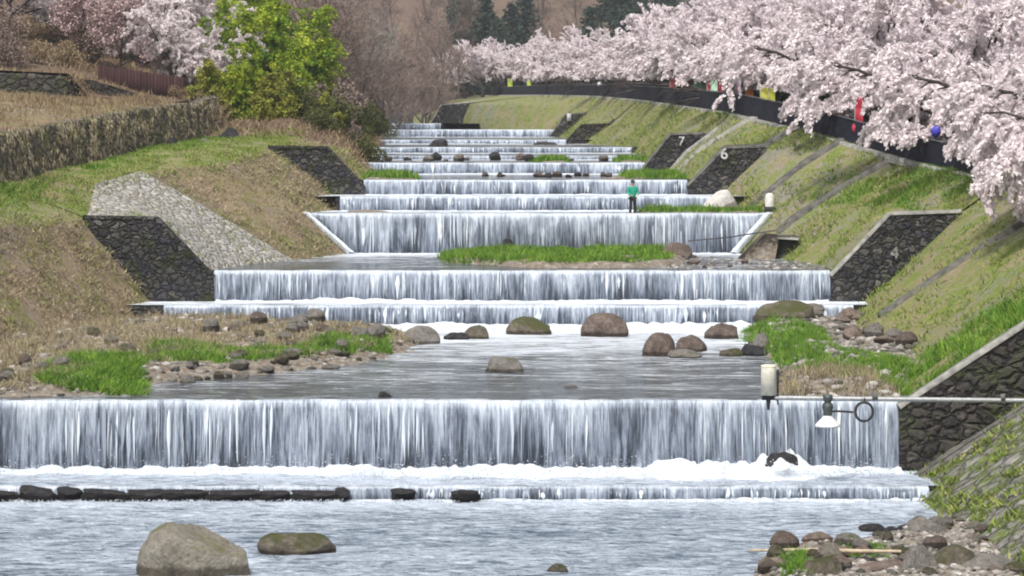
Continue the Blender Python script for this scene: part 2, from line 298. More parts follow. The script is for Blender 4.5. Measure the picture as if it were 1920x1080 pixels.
# ------------------------------------------------------------------ bank sections  (Y, [(x,z)...]) near -> far
Y_W1, Y_W2, Y_W4, Y_W5 = steps[1][0], steps[3][0], steps[6][0], steps[7][0]
YW8, YW9, YWX = 240., 290., 350.
e = .05
R = [(50, [(12, -11.6), (15.8, -9.2), (19.6, -6.8), (24, -4.3)]),
     (Y_W1 - e, [(12.4, -11.2), (16.2, -8.7), (20, -6.2), (24, -3.8)]),
     (Y_W1 + e, [(12.3, -8.9), (16.3, -6.25), (19, -4.9), (23, -3.5)]),
     (105, [(14.3, -8.9), (17, -7), (19.5, -5.1), (22.8, -3.2)]),
     (112, [(13.4, -8.8), (16.3, -6.8), (19.2, -4.85), (22.6, -2.95)]),
     (Y_W2 - e, [(14.6, -8.9), (17.4, -6.4), (19.9, -4.0), (21.9, -2.6)]),
     (Y_W2 + e, [(14.2, -6.75), (16.8, -4.0), (19.9, -3.9), (21.8, -2.6)]),
     (129, [(14.0, -6.75), (16.4, -4.7), (18.9, -3.2), (21, -2.3)]),
     (138, [(11.9, -6.7), (14.2, -4.9), (16.9, -3.2), (19.4, -1.85)]),
     (steps[4][0] - .3, [(11.2, -6.7), (13.0, -4.55), (15.5, -2.9), (18.4, -1.45)]),
     (steps[4][0] + .8, [(12.6, -5.0), (14, -4.0), (16, -2.6), (18.1, -1.25)]),
     (Y_W4 - e, [(10.2, -4.7), (11.6, -3.1), (13.5, -1.26), (15.3, -.3)]),
     (Y_W4 + e, [(9.4, -3.3), (11.4, -1.26), (13.5, -1.2), (15.2, -.25)]),
     (157, [(9.2, -3.2), (10.8, -1.6), (12.6, -.6), (14.2, .1)]),
     (Y_W5 - e, [(9, -3.2), (10.3, -1.7), (11.8, -.56), (13.1, .66)]),
     (Y_W5 + e, [(7.9, -2.6), (9.5, -.6), (11.8, -.55), (13, .66)]),
     (180, [(8.5, -2.5), (9.8, -1.2), (11.2, .1), (12.8, .9)]),
     (208, [(8.6, -2.2), (9.8, -.8), (10.8, .4), (11.6, 1.5)]),
     (YW8 - e, [(5.5, -1.8), (7, -.9), (8.4, 0), (10.9, 2.1)]),
     (YW8 + e, [(4.3, -1.8), (6, -.05), (8.3, .05), (10.8, 2.1)]),
     (YW9 - e, [(4.6, -1.5), (6.2, -.3), (7.7, 1.2), (9.4, 2.9)]),
     (YW9 + e, [(3.9, -1.3), (5.6, 1.1), (7.6, 1.2), (9.3, 2.9)]),
     (306, [(4.3, -.7), (5.8, 1), (7.2, 2.2), (8.8, 3.15)]),
     (YWX - e, [(-6.5, -.5), (-6.2, .8), (-5.4, 2.7), (3.2, 3.75)]),
     (YWX + e, [(-10.6, -.5), (-8.9, 2.5), (-5.4, 2.8), (3.0, 3.75)]),
     (440, [(-16, 1), (-12, 2.4), (-8, 4), (-3, 4.7)]),
     (480, [(-18, 1.4), (-15, 2.8), (-11, 4.3), (-7, 5.2)])]
R = [(Y, [(p[0][0] - 2.2, p[0][1] - 1.8)] + p) for Y, p in R]
R = [(Y, p + [(p[-1][0] + .5, p[-1][1] + .02), (p[-1][0] + 5.5, p[-1][1] + .1), (p[-1][0] + 9, p[-1][1] + .6), (p[-1][0] + 30, p[-1][1] + 4), (p[-1][0] + 80, p[-1][1] + 14)]) for Y, p in R]
L = [(50, [(-18, -11.8), (-20, -9.8), (-22.5, -6), (-27, -4), (-27.4, -2), (-33, -1.6), (-40, -1.2), (-55, 0)]),
     (Y_W1 - e, [(-18, -11.3), (-20, -9.4), (-22.5, -6), (-27, -3.8), (-27.4, -1.9), (-33, -1.4), (-40, -1), (-55, 0)]),
     (Y_W1 + e, [(-22, -8.9), (-23, -7.4), (-25, -5.2), (-27, -3.7), (-27.4, -1.7), (-33, -1.3), (-40, -1), (-55, 0)]),
     (105, [(-20.5, -8.8), (-22.5, -6.7), (-24.7, -4.4), (-26, -3.3), (-26.4, -1.2), (-32, -.8), (-38, -.5), (-55, 0)]),
     (115, [(-18.0, -8.7), (-20.2, -6.6), (-22.3, -4.3), (-24.4, -3.0), (-24.8, -.8), (-31, -.4), (-36, 0), (-55, .5)]),
     (Y_W2 - e, [(-15.4, -8.6), (-17.2, -6.3), (-19.0, -4.2), (-23.2, -2.5), (-23.6, -.35), (-29, 0), (-34, .3), (-55, 1)]),
     (Y_W2 + e, [(-13.3, -6.8), (-15.8, -4.2), (-19.0, -4.15), (-23.2, -2.5), (-23.6, -.35), (-29, 0), (-34, .3), (-55, 1)]),
     (129, [(-12.0, -6.75), (-15.0, -4.7), (-19.4, -2.75), (-22.7, -2.3), (-23.1, -.2), (-29, .2), (-33, .5), (-55, 1.2)]),
     (133.5, [(-10.2, -6.7), (-14, -4.4), (-17.7, -2.25), (-22, -2.05), (-22.4, 0), (-28, .5), (-32, .8), (-55, 1.5)]),
     (steps[4][0] - .3, [(-8, -6.7), (-10.4, -4.5), (-15.0, -2.0), (-20.8, -1.65), (-21.2, .4), (-26, .9), (-30, 1.2), (-55, 2)]),
     (steps[4][0] + .8, [(-10.2, -4.8), (-11.9, -3.5), (-14.8, -1.9), (-20.6, -1.55), (-21, .5), (-26, 1), (-30, 1.2), (-55, 2)]),
     (Y_W4 - e, [(-8.3, -4.7), (-10.6, -2.8), (-12.9, -1.25), (-19.6, -1.1), (-20, .95), (-25, 1.3), (-29, 1.6), (-55, 2.3)]),
     (Y_W4 + e, [(-7.9, -3.4), (-9.9, -1.26), (-12.9, -1.22), (-19.5, -1.1), (-20, .95), (-25, 1.3), (-29, 1.6), (-55, 2.3)]),
     (160 - e, [(-7.9, -3.2), (-9.5, -1.4), (-12.5, -.7), (-18.3, -.8), (-18.7, 1.2), (-24, 1.5), (-28, 1.8), (-55, 3)]),
     (160 + e, [(-7.9, -3.2), (-9.5, -1.4), (-12.5, -.7), (-18.3, -.8), (-18.7, 1.2), (-24.5, 1.6), (-25.5, 3.0), (-55, 4)]),
     (170, [(-8.9, -3.1), (-10.5, -.6), (-13.5, .4), (-17.4, .2), (-18.2, 1.2), (-23, 1.7), (-27, 2.9), (-55, 6)]),
     (200, [(-9.8, -2.3), (-12, .2), (-15, 1.6), (-18, 2.6), (-20, 3.6), (-25, 4.6), (-32, 6.5), (-60, 14)]),
     (240, [(-11.4, -1.7), (-13.5, .6), (-16, 2.4), (-19, 4), (-22, 6), (-27, 8.5), (-36, 12), (-70, 24)]),
     (300, [(-15.2, -1.2), (-17, 1), (-19.5, 3), (-22, 5), (-25, 7.5), (-30, 11), (-40, 16), (-80, 34)]),
     (350, [(-19.5, -.5), (-21, 1.5), (-23, 3.6), (-26, 6), (-29, 9), (-34, 12), (-45, 18), (-90, 38)]),
     (480, [(-30, 1), (-33, 3), (-37, 6), (-42, 9), (-47, 12), (-55, 16), (-65, 24), (-120, 48)])]
L = [(Y, [(p[0][0] + 2.0, p[0][1] - 1.8)] + p) for Y, p in L]
def sec(S, Y, up=True):
    for i in range(len(S) - 1):
        a, b = S[i], S[i + 1]
        if a[0] <= Y <= b[0]:
            t = (Y - a[0]) / (b[0] - a[0])
            return [(p[0] + (q[0] - p[0]) * t, p[1] + (q[1] - p[1]) * t) for p, q in zip(a[1], b[1])]
    return S[0][1] if Y < S[0][0] else S[-1][1]
def surf(S, Y, t):
    """t = profile parameter, 0..len-1"""
    p = sec(S, Y); i = min(int(t), len(p) - 2); f = t - i
    return (p[i][0] + (p[i + 1][0] - p[i][0]) * f, Y, p[i][1] + (p[i + 1][1] - p[i][1]) * f)
def zat(S, x, Y):
    p = sec(S, Y); xs = [q[0] for q in p]; zs = [q[1] for q in p]
    if xs[0] > xs[-1]: xs, zs = xs[::-1], zs[::-1]
    return float(np.interp(x, xs, zs))
def bank(name, S, Ya, Yb, t0, t1, mat, amp=.10, dy=.5, dt=.12, seed=0, lift=0.0):
    """a strip of the bank between two stations, sampled finely and roughened"""
    ys = [Ya] + [s[0] for s in S if Ya < s[0] < Yb] + list(np.arange(Ya + dy, Yb, dy)) + [Yb]
    ys = np.array(sorted(set(round(v, 4) for v in ys))); ts = np.arange(t0, t1 + 1e-6, dt)
    V = np.array([[surf(S, y, t) for t in ts] for y in ys])
    nn = fbm(V[..., 0] * .5, V[..., 1] * .5, V[..., 2] * .5, seed, 4) * amp + fbm(V[..., 0] * 2.3, V[..., 1] * 2.3, V[..., 2], seed + 9, 3) * amp * .35
    V[..., 2] += nn + lift; V[..., 0] += nn * .4
    return tag(link(name, npmesh(name, V.reshape(-1, 3), grid(len(ys), len(ts)), mat, True)), kind='structure')
bk = [Y_W1, Y_W2, Y_W4, Y_W5, YW8, YW9, YWX]
edges = [50.] + bk + [480.]
for i in range(len(edges) - 1):
    a, b = edges[i] + (e if i else 0), edges[i + 1] - (e if i < len(edges) - 2 else 0)
    fine = .4 if a < 150 else .8
    bank('bank_slope', R, a, b, 0, 5, M['slope_rn'] if i == 0 else M['slope_r'], .08 if i else .22, fine, seed=2)
    bank('road', R, a, b, 5, 6, M['asphalt'], .01, 2., .5)
    bank('hill', R, a, b, 6, 9, M['slope_h'], .3, 2., .5)
le = [50., Y_W1, Y_W2, Y_W4, 160., 480.]
for i in range(len(le) - 1):
    a, b = le[i] + (e if i else 0), le[i + 1] - (e if i < len(le) - 2 else 0)
    fine = .4 if a < 150 else .9
    far = a > 155
    bank('bank_slope', L, a, b, 0, 3, M['slope_h'] if far else M['slope_l'], .12, fine, seed=20)
    if not far:
        bank('grass_path', L, a, b, 3, 4, M['slope_path'], .07, fine, seed=20)
        bank('terrace_ground', L, a, b, 4, 8, M['slope_l'], .15, .8, .2, seed=20)
    else:
        bank('hill', L, a, b, 3, 8, M['slope_h'], .35, fine, .2, seed=20)
# stone-paved stretch of the left bank (a surface laid on the slope)
ys = np.linspace(Y_W2 + .12, 133.3, 40); ts = np.linspace(.7, 3.0, 60)
V = np.array([[surf(L, y, t) for t in ts] for y in ys]); V[..., 2] += .07 + .05 * fbm(V[..., 0] * 1.2, V[..., 1] * 1.2, 0, 5); V[..., 0] += .04
tag(link('stone_paving', npmesh('stone_paving', V.reshape(-1, 3), grid(40, 60), M['paving'], True)), kind='structure')
# hills behind
ys = np.linspace(470, 1100, 90); xs = np.linspace(-260, 260, 120); X, Y = np.meshgrid(xs, ys)
Hh = 4 + 62 * np.clip((Y - 470) / 420, 0, 1) ** .9 + fbm(X * .012, Y * .012, 0, 3) * 10 * np.clip((Y - 470) / 150, 0, 1) + np.clip(-X - 30, 0, 300) * .25
V = np.stack([X, Y, Hh], -1); tag(link('hills', npmesh('hills', V.reshape(-1, 3), grid(90, 120), M['slope_h'], True)), kind='structure')
# river bed: one sheet under every pool
pts = [(40, Z0 - .9)]
for y, zt, zf in steps: pts += [(y + .5, zf - .9), (y + .55, zt - .9)]
pts += [(480, steps[-1][1] - .5)]
V = []
for y, zz in pts: V += [(-34 if y < 200 else -40, y, zz), (26, y, zz)]
tag(link('riverbed', npmesh('riverbed', V, grid(len(pts), 2), M['bed'])), kind='structure')
# ------------------------------------------------------------------ water
rg = np.random.default_rng(5)
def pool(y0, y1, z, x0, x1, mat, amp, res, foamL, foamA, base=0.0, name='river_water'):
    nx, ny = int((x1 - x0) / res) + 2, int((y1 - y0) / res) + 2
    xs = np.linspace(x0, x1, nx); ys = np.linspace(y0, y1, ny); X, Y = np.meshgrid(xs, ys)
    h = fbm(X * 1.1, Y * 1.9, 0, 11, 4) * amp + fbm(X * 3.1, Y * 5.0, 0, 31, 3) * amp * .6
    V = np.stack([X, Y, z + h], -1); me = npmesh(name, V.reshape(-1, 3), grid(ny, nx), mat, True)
    d = y1 - Y; foam_sky = foamA * np.exp(-d / foamL) + base + .22 * fbm(X * .22, Y * .5, 0, 17, 3)
    attr(me, 'foam', foam_sky); return tag(link(name, me), kind='structure')
falls = [ # x0top,x1top,x0bot,x1bot per step
    (-17.8, 12.6, -17.8, 12.6), (-17.9, 12.25, -17.9, 12.25), (-15.2, 14.9, -15.2, 14.9), (-13.3, 14.2, -13.3, 14.2), (-10.4, 13.0, -8.1, 11.2),
    (-9.0, 10.4, -9.0, 10.4), (-7.95, 9.4, -7.95, 9.4), (-9.1, 8.0, -9.1, 8.0), (-9.4, 8.2, -9.4, 8.2), (-11, 8.7, -11, 8.7), (-12.5, 4.6, -12.5, 4.6),
    (-15.4, 4.6, -15.4, 4.6), (-17.5, -8, -17.5, -8)]
pool(45, steps[0][0] - .1, Z0, -20, 14, M['water_near'], .045, .10, 1.6, .6, .62)  # high even base is painted sky reflection, foam only near the step
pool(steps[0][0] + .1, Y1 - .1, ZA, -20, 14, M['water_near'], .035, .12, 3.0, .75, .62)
for i in range(1, len(steps)):
    y0 = steps[i][0] + .08; y1 = steps[i + 1][0] - .1 if i + 1 < len(steps) else 430
    f = falls[i]
    fl, fa, bs = (17, 1.15, .06) if i == 1 else ((3, .9, .4) if i in (2, 5) else ((4.5, .9, .2)))
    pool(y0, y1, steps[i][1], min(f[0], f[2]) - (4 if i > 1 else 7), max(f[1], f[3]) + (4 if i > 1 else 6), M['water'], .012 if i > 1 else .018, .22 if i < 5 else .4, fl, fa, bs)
def fallmesh(i, res=.05):
    y, zt, zf = steps[i]; x0t, x1t, x0b, x1b = falls[i]; H = zt - zf; rr = min(.16, H * .3)
    n = int((x1t - x0t) / (res if y < 160 else .1)) + 2; u = np.linspace(0, 1, n)
    prof = [(.30, .0, 0), (.12, 0.004, .02), (.02, -.03, .05), (-.06, -.10 * min(1, H), .09)]
    for k in np.linspace(.15, 1, 12): prof.append((-.06 - .26 * math.sqrt(H) * math.sqrt(k) * .8, -H * k - .04, k))
    V = []; D = []
    x = x0t + (x1t - x0t) * u; kx = 1.0
    if x0b != x0t: kx = np.clip(np.minimum((x - x0t) / (x0b - x0t), (x - x1t) / (x1b - x1t)), .02, 1)
    for dy, dz, t in prof:
        w = (fbm(x * 1.1, t * .5, 0, 41 + i, 3) * .11 + fbm(x * 5.0, t * .8, 0, 43 + i, 3) * .07) * min(1, t * 3)
        lip = fbm(x * .8, 0, 0, 47 + i, 2) * .012
        V.append(np.stack([x, y + dy - w + 0 * x, zt + dz * (kx if t > .1 else 1) + lip], -1)); D.append(np.full(n, t))
    me = npmesh('waterfall', np.array(V).reshape(-1, 3), grid(len(prof), n), M['fall'], True); attr(me, 'drop', np.array(D))
    tag(link('waterfall', me), kind='structure')
    # strands of white water standing proud of the sheet
    ns = int((x1t - x0t) * (8 if H > .9 else 6)) if y < 200 else int((x1t - x0t) * 5)
    if H > .35:
        Vs = []
        cx = rg.uniform(x0t, x1t, ns * 2); dens = vn(cx * .9, 3.3, 0, 60 + i) + .5 * vn(cx * 3, 1, 0, 61 + i)
        cx = cx[dens > -.15][:ns]
        for x in cx:
            t0 = rg.uniform(.02, .35) if rg.random() < .7 else 0.02; t1 = rg.uniform(.75, 1.0) if rg.random() < .75 else rg.uniform(.4, .7)
            ks = np.linspace(t0, t1, 7); w = rg.choice([.012, .02, .03, .06], p=[.35, .3, .25, .1]) * rg.uniform(.7, 1.3) * (1 if y < 100 else 1.4) * (.7 + .6 * ks)
            w = w * np.clip((1.0 - (ks - t0) / (t1 - t0)) * 1.6, .05, 1) * np.clip((ks - t0) * 5 + .2, 0, 1) * rg.uniform(.75, 1.2, 7); uu = (x - x0t) / (x1t - x0t)
            kk = 1.0 if x0b == x0t else float(np.clip(min((x - x0t) / (x0b - x0t), (x - x1t) / (x1b - x1t)), .05, 1))
            xx = x + np.cumsum(rg.normal(0, .008, 7))
            yy = y - .06 - .26 * math.sqrt(H) * np.sqrt(ks) * .8 - rg.uniform(.06, .17); zz = zt - .02 - H * ks * kk
            Vs.append(np.stack([np.stack([xx - w, yy, zz], -1), np.stack([xx, yy - w * .9, zz], -1), np.stack([xx + w, yy, zz], -1)], 1))
        Vs = np.array(Vs); N = len(Vs); g = grid(7, 3)
        F = (np.arange(N)[:, None, None] * 21 + g[None]).reshape(-1, 4)
        tag(link('waterfall_strands', npmesh('waterfall_strands', Vs.reshape(-1, 3), F, M['strand'], True)), kind='structure')
def foamband(x0, x1, y, z, depth, hgt, seed, res=.07, name='foam', taper=False):
    nx = int((x1 - x0) / res) + 2; ny = max(6, int(depth / res)); u = np.linspace(0, 1, ny)
    X, U = np.meshgrid(np.linspace(x0, x1, nx), u)
    te = np.clip(np.minimum(X - x0, x1 - X) / min(3.0, (x1 - x0) * .4), 0.02, 1) ** .7 if taper else 1.0
    front = depth * te * (1 + .45 * fbm(X * .7, 0 * X, 0, seed + 3, 4))
    Yg = y + .25 - U * (front + .25)
    b = np.abs(fbm(X * 1.3, Yg * 1.5, 0, seed, 4)); big = .6 + .8 * np.clip(vn(X * .35, 0 * X, 0, seed + 5) + .3, 0, 1.3)
    env = np.clip(1 - U, 0, 1) ** .8 * np.clip(U * 6 + .5, 0, 1)
    Z = z - .05 + env * (hgt * te * (.35 + 1.5 * b) * big + .07 * te) + fbm(X * 5, Yg * 5, 0, seed + 8, 3) * .12 * env * min(1, hgt * 5)
    tag(link(name, npmesh(name, np.stack([X, Yg, Z], -1).reshape(-1, 3), grid(ny, nx), M['foam'], True)), kind='structure')
for i, (y, zt, zf) in enumerate(steps): fallmesh(i)
foamband(-18, 12.3, Y1 - .4, ZA, 1.1, .15, 101); foamband(-5.5, 12.0, Y1 - .4, ZA, 2.6, .27, 103, name='foam', taper=True)
foamband(-18, 12.6, YA - .22, Z0, .45, .06, 105)
for k in (2, 3, 4, 5, 6, 7, 9, 10, 11):
    y, zt, zf = steps[k]; f = falls[k]; H = zt - zf
    foamband(f[2] + .1, f[3] - .1, y - .25 * math.sqrt(H), zf, {2: 1.3, 3: .9, 4: .7}.get(k, .7), .10 if k in (2, 3) else .05, 110 + 4 * k, .1 if k < 5 else .2)
# white water running down the slanted flanks of the third weir
y, zt, zf = steps[4]
for sx, xt, xb in ((1, 13.05, 11.2), (-1, -10.5, -8.1)):
    u = np.linspace(0, 1, 40); wv = np.linspace(-1, 1, 9); U, W = np.meshgrid(u, wv, indexing='ij')
    X = xt + (xb - xt) * U - sx * .28 * W * (1 - .2 * U) - sx * .05; Yv = y - .35 - .5 * U + .25 * W * 0
    Zv = zt - .02 + (zf - zt) * U + .12 * (1 - W ** 2) + .05 * fbm(X * 5, Yv * 5 + W, U * 6, 9, 3)
    tag(link('side_chute_foam', npmesh('foam', np.stack([X, Yv - .2 * (1 - W ** 2), Zv], -1).reshape(-1, 3), grid(40, 9), M['foam'], True)), kind='structure')
# spray thrown up at the foot of the nearest fall
C = np.stack([rg.uniform(-17, 12, 2600), Y1 - .5 - rg.gamma(2, .3, 2600), ZA + rg.gamma(1.6, .11, 2600)], -1)
C2 = np.stack([rg.uniform(-5, 12, 5000), Y1 - .6 - rg.gamma(3.2, .42, 5000), ZA + .03 + np.abs(rg.normal(0, .1, 5000))], -1); C3 = np.stack([rg.uniform(-18, 12.5, 2600), YA - .45 - rg.gamma(1.6, .2, 2600), Z0 + .03 + np.abs(rg.normal(0, .02, 2600))], -1)
C4 = np.stack([rg.uniform(-18, -4, 1600), Y1 - .5 - rg.gamma(2, .25, 1600), ZA + .03 + np.abs(rg.normal(0, .05, 1600))], -1); C = np.concatenate([C, C2, C3, C4])
V, F = leaves(C, .035, rg); tag(link('spray', npmesh('spray', V, F, M['foam'])), kind='stuff', label='white droplets splashing at the foot of the nearest fall', cat='spray')
# ------------------------------------------------------------------ weirs, wing walls
wl = ['low natural stone step just below the nearest fall', 'tall stone weir nearest the camera, right across the frame', 'low lower sill of the second weir, above the boulder pool', 'second stone weir between two dark wing walls', 'third stone weir with slanted ends, below the person in green',
      'low lower sill of the fourth weir, just behind the person in green', 'fourth weir below the wall painted with a six', 'fifth weir below the wall painted with a seven', 'low broken sixth step above the grassy shoal', 'seventh weir in the narrow upper reach', 'eighth low weir of the upper reach', 'ninth weir below the far dark wall', 'farthest little step where the river bends left']
for i, (y, zt, zf) in enumerate(steps):
    f = falls[i]; b = MB(); H = zt - zf + 1.2
    b.box(((f[0] + f[1]) / 2, y + .45, zt - .06 - H / 2), (f[1] - f[0] + (1.5 if i < 2 else (.5 if i in (5, 12) else 3.4)), .7, H))
    tag(b.build('weir', M['wall']), wl[i], 'weir', 'stepped weirs down the river')
def wing(S, Yw, t0, t1, mat, label, cap=M['concrete'], deep=2.6, th=.45, capw=.3, back=0.0, name='wing_wall'):
    root = bpy.data.objects.new(name, None); SC.collection.objects.link(root)
    up = sec(S, Yw + e * 1.01); dn = sec(S, Yw - e * 1.01); ts = np.linspace(t0, t1, 60)
    top = np.array([surf(S, Yw + e * 1.01, t) for t in ts]); root.location = top[0]
    xs = top[:, 0]; zt = top[:, 2] + .06; zd = np.array([zat(S, x, Yw - e * 1.01) for x in xs])
    nz = 26; V = []
    for k in range(nz):
        f = k / (nz - 1); z_ = zt + (np.minimum(zd, zt - .2) - .9 - zt) * f
        rough = .06 * fbm(xs * 1.5, z_ * 1.5, 0, 77, 3) * (0 if k == 0 else 1)
        V.append(np.stack([xs, Yw - th + rough + 0 * xs, z_], -1))
    V = np.array(V); Vb = V[0] + np.array([0, th + .1, 0]); V2 = np.concatenate([Vb[None], V])
    side = 1 if xs[-1] > xs[0] else -1; j = V[:, 0, :]; jb = j + np.array([0, th + 2.5, 0])   # return face towards the river
    b = MB(); b.add(V2.reshape(-1, 3), grid(nz + 1, len(xs))); b.add(np.stack([j, jb], 1).reshape(-1, 3), grid(nz, 2))
    b.add(np.stack([V[:, -1, :], V[:, -1, :] + np.array([0, th, 0])], 1).reshape(-1, 3), grid(nz, 2))
    o = b.build('masonry', mat, root); o.location = -root.location
    c = MB(); q = np.stack([xs, 0 * xs + Yw - th - .04, zt], -1)
    n_ = np.gradient(q, axis=0); n_ /= np.linalg.norm(n_, axis=1)[:, None]; up_ = np.stack([-n_[:, 2], 0 * xs, n_[:, 0]], -1) * side
    jit = .015 * fbm(xs * 3, 0 * xs, 0, 5, 2)[:, None]
    A = q + up_ * (-.05); B = q + up_ * (.09 + jit); Cc = B + np.array([0, capw + .2, 0]); D = A + np.array([0, capw + .2, 0])
    c.add(np.stack([A, B, Cc, D], 1).reshape(-1, 3), grid(len(xs), 4)); o2 = c.build('coping', cap, root); o2.location = -root.location
    tag(root, label, 'retaining wall', 'stone wing walls beside the weirs'); return root
wing(R, Y_W1, .97, 5, M['wall_n'], 'brown mossy rubble wing wall right of the nearest fall', deep=3, th=.5)
w2r = wing(R, Y_W2, 1, 3.05, M['wall'], 'big dark rubble wing wall right of the second weir with a faint painted number')
wing(L, Y_W2, 1, 3.02, M['wall'], 'big dark rubble wing wall left of the second weir beside the paved slope', cap=M['wall'])
w4r = wing(R, Y_W4, 1, 3.05, M['wall'], 'dark wing wall painted with a white six', cap=M['concrete_d'])
wing(L, Y_W4, 1, 3.02, M['wall'], 'rounded dark rubble wing wall on the left bank across from the six', cap=M['wall'])
w5r = wing(R, Y_W5, 1, 3.05, M['wall'], 'dark wing wall painted with a white seven', cap=M['concrete_d'])
wing(R, YW8, 1, 3.2, M['wall_n'], 'low brown wing wall just below the farther dark one', cap=M['wall_n'])
w9r = wing(R, YW9, 1, 3.1, M['wall'], 'far dark wing wall with a small white plate', cap=M['concrete_d'])
wing(R, YWX, .8, 3.1, M['wall'], 'farthest dark wing wall where the river bends left', cap=M['concrete'])
white = flatm('worn_white_paint', (.42, .42, .42), .7, 0, .35, 12); faint = flatm('faded_white_paint', (.17, .17, .165), .8, 0, .7, 9)
def number(ch, px, py, Yw, hpx, wall, mat):
    cu = bpy.data.curves.new('number', 'FONT'); cu.body = ch; cu.size = hpx / SCL(Yw) / .7; cu.extrude = .012; cu.align_x = 'CENTER'; cu.align_y = 'CENTER'; cu.offset = .015 * cu.size
    t = bpy.data.objects.new('number_curve', cu); SC.collection.objects.link(t); dg = bpy.context.evaluated_depsgraph_get()
    me = bpy.data.meshes.new_from_object(t.evaluated_get(dg)); bpy.data.objects.remove(t); me.materials.clear(); me.materials.append(mat)
    p = P(px, py, Yw - .62); o = link('number', me, wall, rot=(math.radians(90), 0, 0)); o.location = p - wall.location; return o
number('6', 1358, 289, Y_W4, 20, w4r, white); number('7', 1278, 265, Y_W5, 16, w5r, white); number('4', 1677, 476, Y_W2, 24, w2r, faint)
b = MB(); b.box((0, 0, 0), (.45, .03, .8)); o = b.build('plate', white, w9r); o.location = P(1067, 220, YW9 - .62) - w9r.location
# ------------------------------------------------------------------ terrace walls on the left
def ribbon_wall(name, pts, hs, mat, label, parentcap=True, seed=0, batter=.25):
    root = bpy.data.objects.new(name, None); SC.collection.objects.link(root); root.location = pts[0]
    pts = np.array(pts, float); d = np.concatenate([[0], np.cumsum(np.linalg.norm(np.diff(pts, axis=0), axis=1))])
    s = np.arange(0, d[-1], .25); Pp = np.stack([np.interp(s, d, pts[:, k]) for k in range(3)], -1); hh = np.interp(s, d, hs)
    T = np.gradient(Pp, axis=0)[:, :2]; T /= np.linalg.norm(T, axis=1)[:, None]; N = np.stack([T[:, 1], -T[:, 0]], -1)
    nz = 14; V = []
    for k in range(nz):
        f = k / (nz - 1); off = batter * (1 - f) + .16 * fbm(s * .9, f * hh * .9, 0, seed, 4) * (1 if k < nz - 1 else .5)
        V.append(np.stack([Pp[:, 0] + N[:, 0] * off, Pp[:, 1] + N[:, 1] * off, Pp[:, 2] - .4 + f * (hh + .4) + .08 * fbm(s * 1.3, 0 * s, 0, seed + 1, 3) * f], -1))
    V.append(V[-1] - np.concatenate([N * .8, 0 * N[:, :1]], 1))
    o = npmesh('masonry', np.array(V).reshape(-1, 3), grid(nz + 1, len(s)), mat, True); oo = link('masonry', o, root); oo.location = -Vector(root.location)
    tag(root, label, 'retaining wall'); return root, np.array(V)
ty = [100, 105, 115, 125, 133.5, 142, 152, 160, 166]
tp = [(sec(L, y)[4][0] + .12, y, sec(L, y)[4][1]) for y in ty]; tp += [(-18.6, 168, .1), (-20.5, 169, .6)]
tw, TWV = ribbon_wall('terrace_wall', tp, [2.05] * 8 + [1.9, 1.5, 1.0], M['terrace'], 'long rough terrace wall overgrown with dry grass above the green path', seed=3)
tw2, TWV2 = ribbon_wall('terrace_wall', [(-40, 158.5, 1.6), (-33, 159.3, 1.7), (-28.5, 159.7, 1.75), (-25.6, 160.2, 1.7), (-24.4, 162, 1.8), (-22.3, 166, 1.6)], [1.25, 1.25, 1.25, 1.1, .8, .3], M['wall_n'], 'short upper terrace wall of grey stones at the left edge', seed=8)
# ------------------------------------------------------------------ road fence
rc = [(Y_, p[4]) for Y_, p in R]
def roadpt(Y_, off=.35):
    p = sec(R, Y_); return Vector((p[4][0] + off, Y_, p[4][1]))
def road_at_px(px, off=.35):
    best = min(np.arange(95, 440, .25), key=lambda y: abs(960 + SCL(y) * roadpt(y, off).x - px)); return best
fence = bpy.data.objects.new('road_fence', None); SC.collection.objects.link(fence); fence.location = roadpt(92)
tag(fence, 'long dark screened fence curving along the top of the right bank', 'fence')
ysf = np.arange(92, 447, 1.0); base = np.array([roadpt(y) for y in ysf]); base[:, 0] = np.convolve(np.pad(base[:, 0], 6, 'edge'), np.ones(13) / 13, 'valid'); base[:, 2] = np.convolve(np.pad(base[:, 2], 6, 'edge'), np.ones(13) / 13, 'valid')
FH = 1.25
fm = NT('dark_screen_cloth', .85, .2); fn_ = fm.noise(1.0, fm.co((.8, .8, 3)), 4, .6); fm.base(fm.ramp(fn_, [(.3, (.010, .011, .018)), (.6, (.02, .02, .034)), (.8, (.035, .03, .04))])); fm.bump(fn_, .05, .8)
V = []
for k, f in enumerate((-.25, .15, .4, .7, 1.0)):
    V.append(base + np.stack([.03 * np.sin(ysf * 1.9 + k), 0 * ysf, f * FH + 0 * ysf], -1))
pm = link('screen', npmesh('screen', np.array(V).reshape(-1, 3), grid(5, len(ysf)), fm.m, True), fence); pm.location = -fence.location
metal_d = flatm('dark_metal', (.05, .055, .06), .5, .6, .3, 8)
b = MB(); b.tube(base + np.array([0, 0, FH + .04]), .035, 6); o = b.build('top_rail', flatm('grey_rail', (.13, .13, .14), .6, .3), fence); o.location = -fence.location
pb = MB(); pb.box((0, 0, FH / 2 - .1), (.09, .09, FH + .3)); pme = pb.mesh('post', metal_d)
for k in range(0, len(ysf), 4):
    o = link('post', pme, fence); o.location = Vector(base[k]) + Vector((.09, 0, 0)) - fence.location
# concrete edge strip along the foot of the fence
b = MB(); q = base + np.array([-.45, 0, 0])
V = np.stack([q + np.array([0, 0, -.25]), q + np.array([0, 0, .10]), q + np.array([.35, 0, .11]), q + np.array([.36, 0, -.1])], 1)
b.add(V.reshape(-1, 3), grid(len(q), 4)); tag(b.build('road_kerb', M['concrete']), kind='structure')
